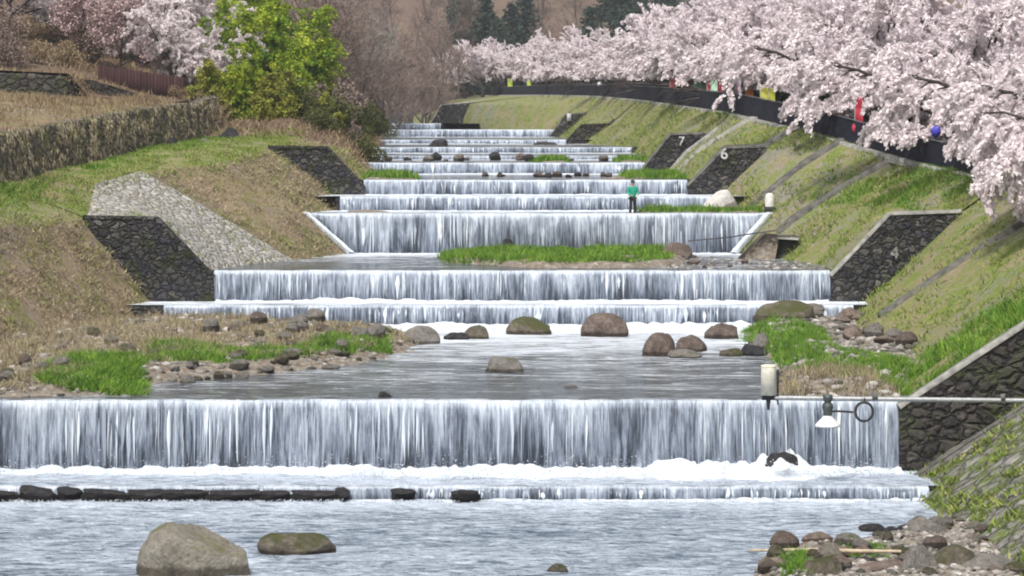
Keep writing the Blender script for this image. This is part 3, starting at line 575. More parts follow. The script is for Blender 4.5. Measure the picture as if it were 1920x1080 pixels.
# ------------------------------------------------------------------ gutters / stairs down the right bank
def gutter(Ya, Yb, t0, t1, mat, label, name='drain_gutter', w=.42, kerb=True, mat2=None):
    root = bpy.data.objects.new(name, None); SC.collection.objects.link(root)
    u = np.linspace(0, 1, 30); pts = np.array([surf(R, Ya + (Yb - Ya) * k, t0 + (t1 - t0) * k) for k in u]); root.location = pts[0]
    def strip(oy, wd, h0, h1, nm, mt):
        A = pts + np.array([0, oy, h0]); B = pts + np.array([0, oy, h1]); Cc = B + np.array([0, wd, 0]); D = A + np.array([0, wd, 0])
        bb = MB(); bb.add(np.stack([A, B, Cc, D], 1).reshape(-1, 3), grid(30, 4)); o_ = bb.build(nm, mt, root); o_.location = -root.location
    strip(-w / 2, w, -.2, .10, 'channel', mat2 or M['gutter'])
    if kerb: strip(-w / 2 - .12, .12, -.3, .16, 'kerb', mat); strip(w / 2, .12, -.3, .2, 'kerb', mat)
    tag(root, label, 'gutter'); return root
gutter(138.6, 139.0, 1.7, 4.6, M['concrete_d'], 'dark drain gutter running down to the concrete outlet box')
gutter(144.2, 144.4, 1.4, 4.6, M['concrete_d'], 'drain gutter just above the white marker post', w=.34)
gutter(149.2, 149.2, 1.6, 3.7, M['concrete_d'], 'short dark gutter just downstream of the wall with the six', w=.3)
gutter(Y_W4 + .5, Y_W4 + .6, 3.2, 4.7, M['concrete'], 'gutter stub rising from the top corner of the wall with the six')
gutter(160.5, 161, 1.2, 4.8, M['concrete'], 'pale concrete stair between the walls with six and seven', 'stair', w=.9, mat2=M['concrete'])
gutter(165.5, 166, 1.2, 3.3, M['concrete'], 'narrow pale concrete strip beside the wall with the seven', 'concrete_strip', w=.4, mat2=M['concrete'])
gutter(112.2, 112, 1.5, 4.5, M['concrete_d'], 'weedy dark gutter on the near right bank above the stony shoal', w=.35)
gutter(Y_W1 - 1.6, Y_W1 - 1.8, .6, 3.2, M['concrete_d'], 'long double-kerbed gutter below the brown wall at the right edge', w=.42)
# outlet box
ob = bpy.data.objects.new('outlet_box', None); SC.collection.objects.link(ob); p = P(1462, 488, 133.6); ob.location = p
def prism(poly, Ya, Yb, nm, mt, par):
    A = np.array([P(x_, y_, Ya) - par.location for x_, y_ in poly]); B = A + np.array([0, Yb - Ya, 0]); n_ = len(A); bb = MB()
    F_ = [[i, (i + 1) % n_, n_ + (i + 1) % n_, n_ + i] for i in range(n_)] + [[0, 1, 2, 3], [n_, n_ + 1, n_ + 2, n_ + 3]]; bb.add(np.concatenate([A, B]), F_); return bb.build(nm, mt, par)
prism([(1388, 486), (1434, 438), (1462, 441), (1452, 492)], 134.0, 135.4, 'apron', M['gravel'], ob)
prism([(1456, 448), (1460, 441), (1500, 444), (1496, 450)], 133.8, 135.4, 'frame', M['concrete'], ob)
prism([(1452, 492), (1463, 448), (1494, 449), (1470, 490)], 134.3, 135.4, 'opening', flatm('void_shade', (.02, .018, .015)), ob)  # solid block, its dark colour stands in for shade inside the opening
tag(ob, 'small concrete outlet box with a dark opening right of the third weir', 'drain outlet')
# thin pipe to it
p0, p1 = P(1455, 432, 138.2), P(1290, 452, 138.6); b = MB(); pm_ = (p0 + p1) / 2 - Vector((0, 0, .06)); b.tube([p0, (p0 * .6 + p1 * .4) - Vector((0, 0, .03)), pm_, p1], .035, 8)
tag(b.build('pipe', metal_d), 'thin black pipe crossing the right end of the third fall', 'pipe')
# marker post
def marker(px, py, Y_, hpx, wpx, label, ld):
    r_ = bpy.data.objects.new('marker_post', None); SC.collection.objects.link(r_); p_ = P(px, py, Y_); r_.location = p_; h = hpx / SCL(Y_); w = wpx / SCL(Y_) / 2
    b_ = MB(); b_.lathe((0, 0, 0), [(0, .0), (w * 1.25, .0), (w * 1.25, h * .28), (w * 1.1, h * .3)], 16); b_.build('base', M['gutter'], r_)
    b_ = MB(); b_.lathe((0, 0, 0), [(w, h * .28), (w, h * .8), (w * .8, h * .94), (w * .35, h), (0, h)], 16); b_.build('post', flatm('white_post', (.6, .58, .55), .6), r_, smooth=True)
    tag(r_, label, ld); return r_
marker(1443, 398, 141.2, 36, 17, 'short white round-topped marker post at the right end of the third weir', 'marker post')
# ------------------------------------------------------------------ rocks
def rockmesh(seed, mat, sub=3, rough=.32, p_=2.5):
    bm = bmesh.new(); bmesh.ops.create_icosphere(bm, subdivisions=sub, radius=1); r_ = np.random.default_rng(seed)
    V = np.array([v.co[:] for v in bm.verts])
    V = V / (np.abs(V) ** p_).sum(1)[:, None] ** (1 / p_) * .94
    for k in range(10 if sub < 5 else 5):      # planes chop the ball into a worn block
        n_ = r_.normal(0, 1, 3); n_ /= np.linalg.norm(n_); d = V @ n_; c = r_.uniform(.62, .92) if p_ < 5 else r_.uniform(.95, 1.2); V = V - np.where(d > c, (d - c) * .93, 0)[:, None] * n_
    o_ = seed * 3.17
    V = V * (1 + rough * .6 * fbm(V[:, 0] * 1.1 + o_, V[:, 1] * 1.1, V[:, 2] * 1.1, seed, 3) + rough * .25 * fbm(V[:, 0] * 3.5 + o_, V[:, 1] * 3.5, V[:, 2] * 3.5, seed + 4, 3))[:, None]
    for v, c in zip(bm.verts, V): v.co = c
    me = bpy.data.meshes.new('rock'); bm.to_mesh(me); bm.free(); me.polygons.foreach_set("use_smooth", np.ones(len(me.polygons), bool)); me.materials.append(mat); return me
def boulder(px, pyb, z, wpx, hpx, mat, label, seed, name='boulder', Y_=None, sink=.25, rz=None, sub=4, dep=.8, cat='rock', grp=None):
    p = P(px, pyb, Y_) if Y_ else G(px, pyb, z); s = SCL(p.y); w = wpx / s; h = hpx / s
    hz = h * 1.14; me = rockmesh(seed, mat, sub)
    o_ = link(name, me, loc=(p.x, p.y + w * dep * .42, p.z - h * .06), rot=(0, 0, 0), scale=(w / 2 * 1.16, w / 2 * dep, hz))
    return tag(o_, label, cat, grp)
boulder(350, 1084, Z0, 188, 98, M['rock_tan'], 'largest tan rounded boulder in the foreground pool', 3, sink=.12, sub=5)
boulder(550, 1042, Z0, 138, 40, M['rock_moss'], 'low mossy boulder right of the largest foreground boulder', 12, sub=4)
boulder(1043, 1074, Z0, 38, 16, M['rock_moss'], 'small green rock at the bottom edge of the foreground pool', 7)
boulder(1636, 997, Z0, 46, 14, M['rock_dark'], 'small flat dark rock in the water off the near right shoal', 8)
boulder(1468, 886, ZA, 66, 34, M['rock_dark'], 'wet black boulder splashed at the foot of the nearest fall', 9, dep=.7)
foamband(P(1400, 0, Y1).x, P(1530, 0, Y1).x, Y1 - .45, ZA + .1, .7, .75, 301, taper=True)
boulder(993, 628, Z1, 80, 36, M['rock_moss'], 'mossy brown boulder left of centre in the boulder pool', 14)
boulder(1135, 632, Z1, 88, 40, M['rock_brown'], 'peaked brown boulder at the centre of the boulder pool', 5)
boulder(940, 698, Z1, 72, 28, M['rock_grey'], 'lone grey boulder in the middle of the calm pool', 19)
boulder(785, 646, Z1, 76, 32, M['rock_grey'], 'grey humped boulder at the tip of the left shoal', 21)
boulder(893, 636, Z1, 48, 24, M['rock_moss'], 'right one of the twin low mossy rocks', 22); boulder(856, 637, Z1, 50, 14, M['rock_dark'], 'left flatter one of the twin low mossy rocks', 23)
boulder(1355, 636, Z1, 60, 40, M['rock_brown'], 'dark reddish boulder at the edge of the right grass shoal', 24)
boulder(1238, 668, Z1, 58, 42, M['rock_brown'], 'tallest rock of the brown trio right of centre', 25); boulder(1302, 660, Z1, 60, 30, M['rock_brown'], 'upper right rock of the brown trio', 26)
boulder(1285, 672, Z1, 70, 16, M['rock_grey'], 'lowest flat grey rock of the trio', 27); boulder(1370, 668, Z1, 44, 18, M['rock_moss'], 'small green rock between the trio and the shoal', 28)
boulder(1415, 668, Z1, 50, 22, M['rock_dark'], 'dark flat rock touching the right grass shoal', 29); boulder(1425, 655, Z1, 34, 32, M['rock_grey'], 'grey upright rock at the shoal edge', 39)
boulder(722, 744, Z1, 22, 9, M['rock_dark'], 'tiny dark rock on the lip of the nearest weir', 30); boulder(1070, 727, Z1, 26, 6, M['rock_grey'], 'tiny flat rock breaking the calm pool surface', 31)
boulder(1478, 600, Z1, 110, 34, M['rock_moss'], 'broad mossy boulder under the right end of the second weir', 32, Y_=118); boulder(1268, 486, steps[3][1], 62, 28, M['rock_brown'], 'flat brown rock at the right end of the green island', 33)
boulder(952, 466, steps[3][1], 20, 20, M['rock_dark'], 'small dark rock standing before the third fall', 34, Y_=steps[4][0] - .8)
boulder(428, 262, 0, 38, 26, M['rock_dark'], 'round dark boulder on the green path end', 35, Y_=160); boulder(380, 277, 0, 26, 16, M['rock_grey'], 'small grey stone beside the dark boulder on the path', 36, Y_=155)
boulder(322, 282, 0, 20, 22, M['rock_dark'], 'dark stone at the foot of the long terrace wall', 37, Y_=151)
boulder(825, 277, steps[9][1], 40, 16, M['rock_dark'], 'dark rock in the middle of the upper reach', 38, Y_=209); boulder(1025, 274, 0, 46, 8, M['rock_dark'], 'flat dark rock under the far dark wing wall', 40, Y_=226)
# pale slab
boulder(1354, 394, 0, 74, 34, M['rock_white'], 'pale bleached slab leaning right of the person in green', 41, Y_=143.6, dep=.5).rotation_euler = (0, -.38, 0)
# scattered rocks: a dozen shapes copied about
mats_ = ['rock_grey', 'rock_brown', 'rock_moss', 'rock_tan', 'rock_pink', 'rock_dark']
protos = {k: [rockmesh(50 + 7 * j + i, M[k], 3) for i in range(3)] for j, k in enumerate(mats_)}
NUM = ['first', 'second', 'third', 'fourth', 'fifth', 'sixth', 'seventh', 'eighth', 'ninth', 'tenth', 'eleventh', 'twelfth', 'thirteenth', 'fourteenth', 'fifteenth', 'sixteenth', 'seventeenth', 'eighteenth', 'nineteenth', 'twentieth']
def small(p, w, h, k, label, grp, rr, dep=.8, rz=None):
    o_ = link('rock', protos[k][rr.integers(0, 3)], loc=(p[0], p[1], p[2] + h * .25), rot=(rr.normal(0, .12), rr.normal(0, .12 if rz is None else .03), rr.uniform(0, 6.28) if rz is None else rz), scale=(w / 2, w / 2 * dep if rz is None else .45, h * .6)); return tag(o_, label, 'rock', grp)
protos['sill'] = [rockmesh(900 + i, M['rock_dark'], 4, .6, p_=3.0) for i in range(3)]
rr = np.random.default_rng(21); x = P(0, 0, YA).x - 1; k = 0
while x < P(850, 0, YA).x:
    w = rr.uniform(.55, 1.7); gap = rr.uniform(-.2, .03) if x < -6 else rr.uniform(.5, 1.4)
    if x > -6: w *= .6
    small((x + w / 2, YA - .27 + rr.normal(0, .06), ZA - .31 + rr.uniform(-.05, .02)), w * 1.08, rr.uniform(.34, .48), 'sill', f'wet black stone, {NUM[min(k, 19)]} from the left in the row below the nearest fall' if k < 20 else 'small wet black stone at the right end of the row below the nearest fall', 'dark stones along the low step', rr, rz=rr.normal(0, .15)); x += w + gap; k += 1
def scatter(poly, z, n, smin, smax, label, grp, keys, seed, surfz=None, yfix=None):
    r_ = np.random.default_rng(seed); x0, x1 = min(p[0] for p in poly), max(p[0] for p in poly); y0, y1 = min(p[1] for p in poly), max(p[1] for p in poly); c = 0
    while c < n:
        px, py = r_.uniform(x0, x1), r_.uniform(y0, y1)
        if not inpoly(px, py, poly): continue
        p = G(px, py, z); zz = surfz(p.x, p.y) if surfz else p.z
        w = r_.uniform(smin, smax) ** 1.0 * (r_.uniform(.5, 1)); small((p.x, p.y, zz), w, w * r_.uniform(.4, .75), keys[r_.integers(0, len(keys))], label, grp, r_); c += 1
def inpoly(x, y, poly):
    c = False; n = len(poly)
    for i in range(n):
        (x1, y1), (x2, y2) = poly[i], poly[(i + 1) % n]
        if (y1 > y) != (y2 > y) and x < (x2 - x1) * (y - y1) / (y2 - y1) + x1: c = not c
    return c
def polydist(X, Y, poly):
    d = np.full(X.shape, 1e9); ins = np.zeros(X.shape, bool); n = len(poly)
    for i in range(n):
        (x1, y1), (x2, y2) = poly[i], poly[(i + 1) % n]; dx, dy = x2 - x1, y2 - y1
        t = np.clip(((X - x1) * dx + (Y - y1) * dy) / (dx * dx + dy * dy + 1e-9), 0, 1); d = np.minimum(d, np.hypot(X - x1 - t * dx, Y - y1 - t * dy))
        cr = (y1 > Y) != (y2 > Y); xx = (x2 - x1) * (Y - y1) / (y2 - y1 + 1e-12) + x1; ins ^= cr & (X < xx)
    return np.where(ins, d, -d)
def bar(pix, z, h, slope, seed, mat=M['gravel'], res=.2):
    poly = [tuple(G(a, b_, z)[:2]) for a, b_ in pix]; x0, x1 = min(p[0] for p in poly) - 1, max(p[0] for p in poly) + 1; y0, y1 = min(p[1] for p in poly) - 1, max(p[1] for p in poly) + 1
    for ys_, zt_, zf_ in steps:
        if abs(zt_ - z) < .02: y0 = max(y0, ys_ + .32)
    fn = lambda X, Y: z - .25 + (h + .25) * np.clip((polydist(X, Y, poly) + .3 + .5 * fbm(X * .8, Y * .8, 0, seed, 3)) / slope, -.5, 1) + .10 * fbm(X * 1.7, Y * 1.7, 0, seed + 2, 4)
    nx, ny = int((x1 - x0) / res) + 2, int((y1 - y0) / res) + 2; X, Y = np.meshgrid(np.linspace(x0, x1, nx), np.linspace(y0, y1, ny))
    Z = fn(X, Y); tag(link('gravel_bar', npmesh('gravel_bar', np.stack([X, Y, Z], -1).reshape(-1, 3), grid(ny, nx), mat, True)), kind='structure')
    return poly, (lambda a, b_: float(fn(np.array([a]), np.array([b_]))[0])), fn
LB = [(-60, 748), (268, 744), (300, 722), (400, 712), (520, 704), (640, 690), (745, 672), (820, 645), (800, 628), (700, 616), (560, 612), (430, 606), (300, 596), (-60, 640)]
lbp, lbz, lbf = bar(LB, Z1, .42, 2.2, 1)
RB = [(1395, 612), (1380, 632), (1420, 655), (1450, 690), (1452, 742), (1700, 746), (1745, 715), (1800, 690), (1740, 640), (1680, 590), (1560, 584), (1460, 590)]
rbp, rbz, rbf = bar(RB, Z1, .4, 1.6, 2)
NB = [(1395, 1130), (1410, 1050), (1480, 1030), (1600, 1018), (1680, 1000), (1730, 985), (1850, 985), (1960, 1100), (1940, 1140)]
nbp, nbz, nbf = bar(NB, Z0, .28, 1.2, 3)
IS = [(822, 482), (836, 494), (1000, 502), (1180, 503), (1280, 498), (1296, 482), (1240, 473), (1000, 472), (880, 474)]
isp, isz, isf = bar(IS, steps[3][1], .25, .9, 4)
shoals = []
for j, (pp, zz) in enumerate([([(650, 399), (760, 399), (720, 396.5), (640, 396)], steps[4][1]), ([(1185, 399), (1430, 399), (1430, 396), (1185, 396)], steps[4][1]), ([(680, 336.5), (790, 336.5), (770, 330), (680, 327)], steps[6][1]),
                              ([(1120, 336), (1290, 336), (1290, 328), (1165, 329)], steps[6][1]), ([(1000, 304.5), (1070, 304.5), (1060, 300), (1000, 300)], steps[7][1]), ([(1150, 304.5), (1215, 304.5), (1215, 299), (1150, 299)], steps[7][1]), ([(1330, 398), (1425, 398), (1425, 396), (1330, 396)], steps[4][1])]):
    shoals.append(bar(pp, zz, .08, .8, 10 + j, res=.25))
scatter([(0, 640), (300, 650), (700, 640), (800, 640), (740, 672), (400, 705), (0, 745)], Z1, 44, .3, .95, 'weathered stone half sunk in the left gravel shoal', 'stones on the left shoal', ['rock_grey', 'rock_brown', 'rock_moss', 'rock_grey'], 31, lbz)
scatter([(280, 735), (330, 722), (640, 695), (760, 674), (760, 668), (600, 682), (300, 706)], Z1, 24, .4, 1.0, 'wet stone along the water edge of the left shoal', 'edge stones of the left shoal', ['rock_grey', 'rock_grey', 'rock_moss'], 32, lbz)
scatter([(380, 640), (560, 615), (800, 640), (740, 660), (560, 650)], Z1, 22, .4, 1.25, 'flat grey stone near the upstream side of the left shoal', 'upstream stones of the left shoal', ['rock_grey', 'rock_grey', 'rock_brown', 'rock_tan'], 33, lbz)
scatter([(1470, 590), (1640, 588), (1730, 650), (1720, 680), (1600, 660), (1540, 620)], Z1, 56, .4, 1.6, 'loose greyish stone on the right shoal', 'stones on the right shoal', ['rock_grey', 'rock_pink', 'rock_brown', 'rock_grey'], 34, rbz)
scatter([(1430, 1085), (1440, 1040), (1560, 1025), (1700, 1005), (1740, 985), (1800, 985), (1920, 1060), (1920, 1110)], Z0, 48, .3, 1.1, 'loose stone on the near right shoal', 'stones on the near right shoal', ['rock_pink', 'rock_brown', 'rock_grey', 'rock_moss', 'rock_tan'], 35, nbz)
scatter([(1560, 1010), (1740, 965), (1760, 985), (1600, 1030)], Z0, 16, .3, .9, 'wet stone at the water line of the near right shoal', 'water line stones near right', ['rock_dark', 'rock_grey', 'rock_brown'], 36, nbz)
scatter([(1240, 480), (1310, 482), (1480, 500), (1300, 503)], steps[3][1], 16, .2, .7, 'pale stone downstream of the flat brown rock', 'stones beside the green island', ['rock_grey', 'rock_pink'], 37)
scatter([(700, 303), (1170, 303), (1170, 300), (700, 300)], steps[7][1], 22, .5, 1.3, 'stone breaking the water on the sixth step', 'stones on the sixth step', ['rock_dark', 'rock_grey', 'rock_brown'], 38)
scatter([(900, 334), (1150, 334), (1150, 330), (900, 330)], steps[6][1], 14, .4, .9, 'flat stone on the sandy strip below the fifth weir', 'stones below the fifth weir', ['rock_dark', 'rock_brown'], 39)
def pebbles(poly, z, n, smin, smax, mat, label, seed, fn):
    r_ = np.random.default_rng(seed); bm = bmesh.new(); bmesh.ops.create_icosphere(bm, subdivisions=1, radius=1); B = np.array([v.co[:] for v in bm.verts]); Fb = np.array([[v.index for v in f.verts] for f in bm.faces]); bm.free()
    A = barpts(poly, z, fn, n, seed); N = len(A); sc_ = r_.uniform(smin, smax, (N, 1, 1)) * .5 * np.concatenate([r_.uniform(.7, 1.3, (N, 1, 2)), r_.uniform(.35, .7, (N, 1, 1))], 2)
    V = B[None] * (1 + r_.normal(0, .16, (N, len(B), 1))) * sc_ + A[:, None, :] + np.array([0, 0, .04]); F = (np.arange(N)[:, None, None] * len(B) + Fb[None]).reshape(-1, 3)
    tag(link('pebbles', npmesh('pebbles', V.reshape(-1, 3), F, mat)), label, 'pebbles', kind='stuff')
for j, (a, b_, w_, h_, k, lb) in enumerate([(1548, 1090, 70, 62, 'rock_moss', 'upright dark mossy boulder at the bottom edge of the near shoal'), (1655, 1082, 90, 34, 'rock_pink', 'flat salmon-coloured rock at the bottom edge of the near shoal'),
        (1725, 1085, 70, 60, 'rock_grey', 'leaning grey slab on the near shoal'), (1795, 1075, 90, 50, 'rock_moss', 'green mossy boulder right of the grey slab'), (1745, 1010, 80, 40, 'rock_grey', 'wide grey boulder at the foot of the near bank'),
        (1470, 1076, 90, 30, 'rock_pink', 'long pinkish rock at the left tip of the near shoal'), (1870, 1085, 120, 40, 'rock_grey', 'broad flat rock in the bottom right corner')]):
    boulder(a, b_, Z0 + .1, w_, h_, M[k], lb, 200 + j)
# pale driftwood pole on the near shoal
p0, p1 = G(1405, 1032, Z0 + .3), G(1690, 1034, Z0 + .55); b = MB(); b.tube([p0, p0 * .6 + p1 * .4 + Vector((0, 0, .03)), p0 * .3 + p1 * .7, p1], [.03, .05, .055, .04], 8); tag(b.build('driftwood', flatm('bleached_wood', (.42, .34, .24), .8, 0, .2, 8)), 'long bleached driftwood pole lying along the near shoal', 'driftwood')
# ------------------------------------------------------------------ grasses
M['pebble'] = mramp('mixed_pebbles', [(0., (.04, .04, .035)), (.3, (.13, .12, .105)), (.6, (.24, .22, .20)), (.85, (.32, .29, .26)), (1., (.45, .43, .40))], .85, .3)
def grassobj(name, pts, h, w, mat, label, lean=.35, per=1, jit=.1, seed=0, dirs=None, hm=True):
    r_ = np.random.default_rng(seed); C = np.repeat(np.array(pts, float), per, 0)
    if per > 1: C[:, :2] += r_.normal(0, jit, (len(C), 2))
    hh = h * (.45 + .9 * np.clip(vn(C[:, 0] * 1.3, C[:, 1] * .8, 0, seed) * .5 + .5 + .3 * vn(C[:, 0] * 4, C[:, 1] * 3, 0, seed + 1), 0, 1.2))[:, None] if hm else h
    V, F = blades(C, hh, w, r_, lean, dirs); return tag(link(name, npmesh(name, V, F, mat)), label, 'grass', kind='stuff')
def bankpts(S, Ya, Yb, t0, t1, n, seed, thr=-9, sc=.5):
    r_ = np.random.default_rng(seed); Y_ = r_.uniform(Ya, Yb, n); t = r_.uniform(t0, t1, n); P_ = np.array([surf(S, a, b_) for a, b_ in zip(Y_, t)])
    k = fbm(P_[:, 0] * sc, P_[:, 1] * sc, P_[:, 2] * sc, seed, 3) > thr; return P_[k] - np.array([0, 0, .05])
def barpts(pix, z, fn, n, seed, thr=-9, sc=.6):
    r_ = np.random.default_rng(seed); xs = [p[0] for p in pix]; ys_ = [p[1] for p in pix]; out = []
    while len(out) < n:
        a, b_ = r_.uniform(min(xs), max(xs)), r_.uniform(min(ys_), max(ys_))
        if inpoly(a, b_, pix): out.append(G(a, b_, z)[:])
    A = np.array(out); k = fbm(A[:, 0] * sc, A[:, 1] * sc, 0, seed, 3) > thr; A = A[k]; A[:, 2] = fn(A[:, 0], A[:, 1]) - .04; return A
ra = np.concatenate([bankpts(R, Y_W1 + .1, Y_W2 - .1, 1.1, 5, 9000, 1, -.1), bankpts(R, Y_W2 + .1, Y_W4 - .1, 1.1, 5, 11000, 2, -.15), bankpts(R, Y_W4 + .1, YW8, 1.1, 5, 9000, 3, -.2), bankpts(R, YW8 + .1, YWX, 1.1, 5, 5000, 4, -.2)])
grassobj('bank_grass', ra, .16, .07, M['grass_b'], 'short patchy grass over the right embankment', .8, 2, .18, 5)
grassobj('bank_grass', bankpts(R, 125.5, 140, 2.6, 4.9, 6000, 8, -.05), .2, .06, M['grass'], 'bright green grass on the bank above the big dark wall', .5, 3, .15, 6)
grassobj('bank_grass', bankpts(R, Y_W1 + .3, 97, 1.0, 3.0, 5000, 9, -.2), .3, .05, M['grass'], 'bright green grass behind the brown wing wall', .5, 3, .15, 7)
grassobj('bank_moss_plants', bankpts(R, 66, Y_W1 - .4, .9, 3.4, 5200, 10, .12, .9), .16, .09, M['grass_b'], 'yellow-green clumps growing in the near stony bank', .7, 5, .12, 7)
la = np.concatenate([bankpts(L, 104, Y_W2 - .1, .9, 3.2, 12000, 11, -.2, .8), bankpts(L, 133.6, Y_W4, .9, 3, 9000, 12, -.3), bankpts(L, Y_W4, 160, .9, 3, 2500, 13, -.3), bankpts(L, Y_W2, 133, 2.2, 4, 1500, 23)])
grassobj('dry_grass', la, .14, .055, M['dry'], 'dry tan grass lying over the left slopes', 1.1, 2, .2, 8)
grassobj('slope_grass', bankpts(L, 104, 160, .9, 3.2, 9000, 34, .12, .7), .2, .06, M['grass_b'], 'green and olive grass patches on the left slopes', .8, 2, .15, 9)
grassobj('path_grass', bankpts(L, 108, 165, 2.9, 4.05, 16000, 14, -.35), .14, .07, M['grass_b'], 'green grass of the path below the terrace wall', .6, 2, .2, 9)
grassobj('path_grass', bankpts(L, 115, 162, 3.55, 4.0, 5000, 24, -.2), .16, .06, M['grass'], 'fresh green grass strip along the terrace wall foot', .8, 2, .2, 9)
# hanging straw over the terrace wall
r_ = np.random.default_rng(4); TT = TWV[:-1].reshape(-1, 3); ii = r_.integers(0, len(TT), 15000); C = TT[ii] + r_.normal(0, .08, (15000, 3)) + np.array([.08, -.03, 0])
keep = fbm(C[:, 0] * 1.9, C[:, 1] * 1.9, C[:, 2] * 1.2, 5, 3) > -.02; C = C[keep]
grassobj('wall_straw', C, .18, .06, M['straw'], 'dry straw and moss hanging on the long terrace wall', .2, 1, 0, 3, np.tile([.25, -.15, -1.7], (len(C), 1)))
C = bankpts(L, 108, 160, 4.0, 4.9, 7000, 15, -.2, 1.2); grassobj('terrace_grass', C, .2, .06, M['straw'], 'straw-coloured grass on top of the long terrace wall', .5, 2, .15, 4)
grassobj('terrace_grass', bankpts(L, 110, 158, 4.05, 4.35, 3500, 25), .2, .06, M['grass_b'], 'green fringe on the edge of the long terrace wall', .5, 2, .15, 4)
grassobj('hill_undergrowth', bankpts(L, 160.5, 300, 1.0, 8, 32000, 26, -.3), .35, .08, M['rust'], 'brown undergrowth among the bushes of the left bank', .6, 3, .3, 5)
C = bankpts(L, 128, 172, 5.0, 8, 9000, 16, -.3); grassobj('rust_brush', C, .24, .06, M['rust'], 'rusty dry weeds on the upper terrace', .35, 3, .25, 5)
# islands
pebbles(LB, Z1, 1700, .1, .4, M['pebble'], 'cobbles covering the left shoal', 81, lbf)
pebbles(RB, Z1, 1800, .12, .5, M['pebble'], 'cobbles covering the right shoal', 82, rbf)
pebbles(NB, Z0, 2200, .06, .3, M['pebble'], 'cobbles covering the near right shoal', 83, nbf)
pebbles([(1200, 482), (1300, 480), (1545, 494), (1545, 505), (1250, 504)], steps[3][1], 700, .1, .35, M['pebble'], 'cobbles breaking the shallow water below the third weir', 84, lambda X, Y: np.full(X.shape, steps[3][1] - .05))
grassobj('shoal_grass', barpts([(75, 738), (95, 700), (160, 690), (250, 690), (275, 725), (262, 742)], Z1, lbf, 3400, 41, -.3, 1.1), .27, .05, M['grass'], 'lush green tuft at the lower left of the left shoal', .8, 5, .1, 11)
grassobj('shoal_grass', barpts([(270, 700), (280, 662), (400, 672), (520, 675), (640, 650), (720, 640), (730, 665), (560, 688), (420, 700), (330, 706)], Z1, lbf, 5200, 42, -.25), .26, .05, M['grass'], 'green grass across the middle of the left shoal', .45, 4, .12, 12)
grassobj('shoal_grass', barpts([(-60, 645), (300, 600), (560, 616), (700, 630), (780, 645), (600, 685), (300, 700), (60, 742), (-60, 742)], Z1, lbf, 15000, 43, -.35), .24, .04, M['dry'], 'dead dry grass on the left shoal', .5, 3, .15, 13)
grassobj('shoal_grass', barpts([(1390, 616), (1392, 640), (1440, 655), (1470, 700), (1560, 728), (1700, 742), (1745, 715), (1660, 690), (1560, 672), (1540, 640), (1500, 620)], Z1, rbf, 7000, 44, -.25), .26, .05, M['grass'], 'bright green grass covering the right shoal', .45, 4, .12, 14)
grassobj('shoal_grass', barpts([(1455, 700), (1455, 742), (1690, 745), (1640, 725)], Z1, rbf, 1200, 45, -.1), .34, .04, M['dry'], 'tan dead grass on the front edge of the right shoal', .4, 3, .12, 15)
grassobj('island_grass', barpts([(826, 482), (838, 494), (1000, 501), (1180, 501), (1255, 497), (1262, 480), (1200, 475), (1000, 474), (880, 476)], steps[3][1], isf, 4600, 46, -.25, .9), .26, .06, M['grass'], 'lush green grass covering the low island below the third fall', .5, 5, .12, 16)
for j, (pp, zz, n_, lb) in enumerate([([(1190, 398.5), (1425, 398.5), (1425, 397), (1190, 397)], steps[4][1], 500, 'thin green grass behind the right half of the third weir'), ([(682, 336), (785, 336), (765, 331), (682, 328)], steps[6][1], 900, 'green grass at the left end of the fourth weir'),
        ([(1165, 336), (1288, 336), (1288, 328), (1175, 328)], steps[6][1], 1300, 'green grass at the right end of the fourth weir'), ([(1003, 304), (1065, 304), (1058, 300.5), (1003, 300.5)], steps[7][1], 700, 'small green tuft on the sixth step'), ([(1155, 304), (1210, 304), (1210, 300), (1155, 300)], steps[7][1], 600, 'green tuft at the right end of the sixth step')]):
    grassobj('shoal_grass', barpts(pp, zz, shoals[[1, 2, 3, 4, 5][j]][2], n_, 60 + j, -.3), .3, .08, M['grass'], lb, .4, 4, .15, 70 + j)
grassobj('shoal_grass', barpts([(1580, 1045), (1660, 1045), (1680, 1065), (1590, 1065)], Z0, nbf, 300, 47), .14, .04, M['grass'], 'small green tufts between the near shoal stones', .6, 5, .06, 17)
grassobj('shoal_grass', barpts([(1470, 1068), (1510, 1062), (1520, 1100), (1465, 1100)], Z0, nbf, 300, 48), .2, .04, M['grass'], 'bright tuft at the bottom edge of the near shoal', .6, 5, .06, 18)
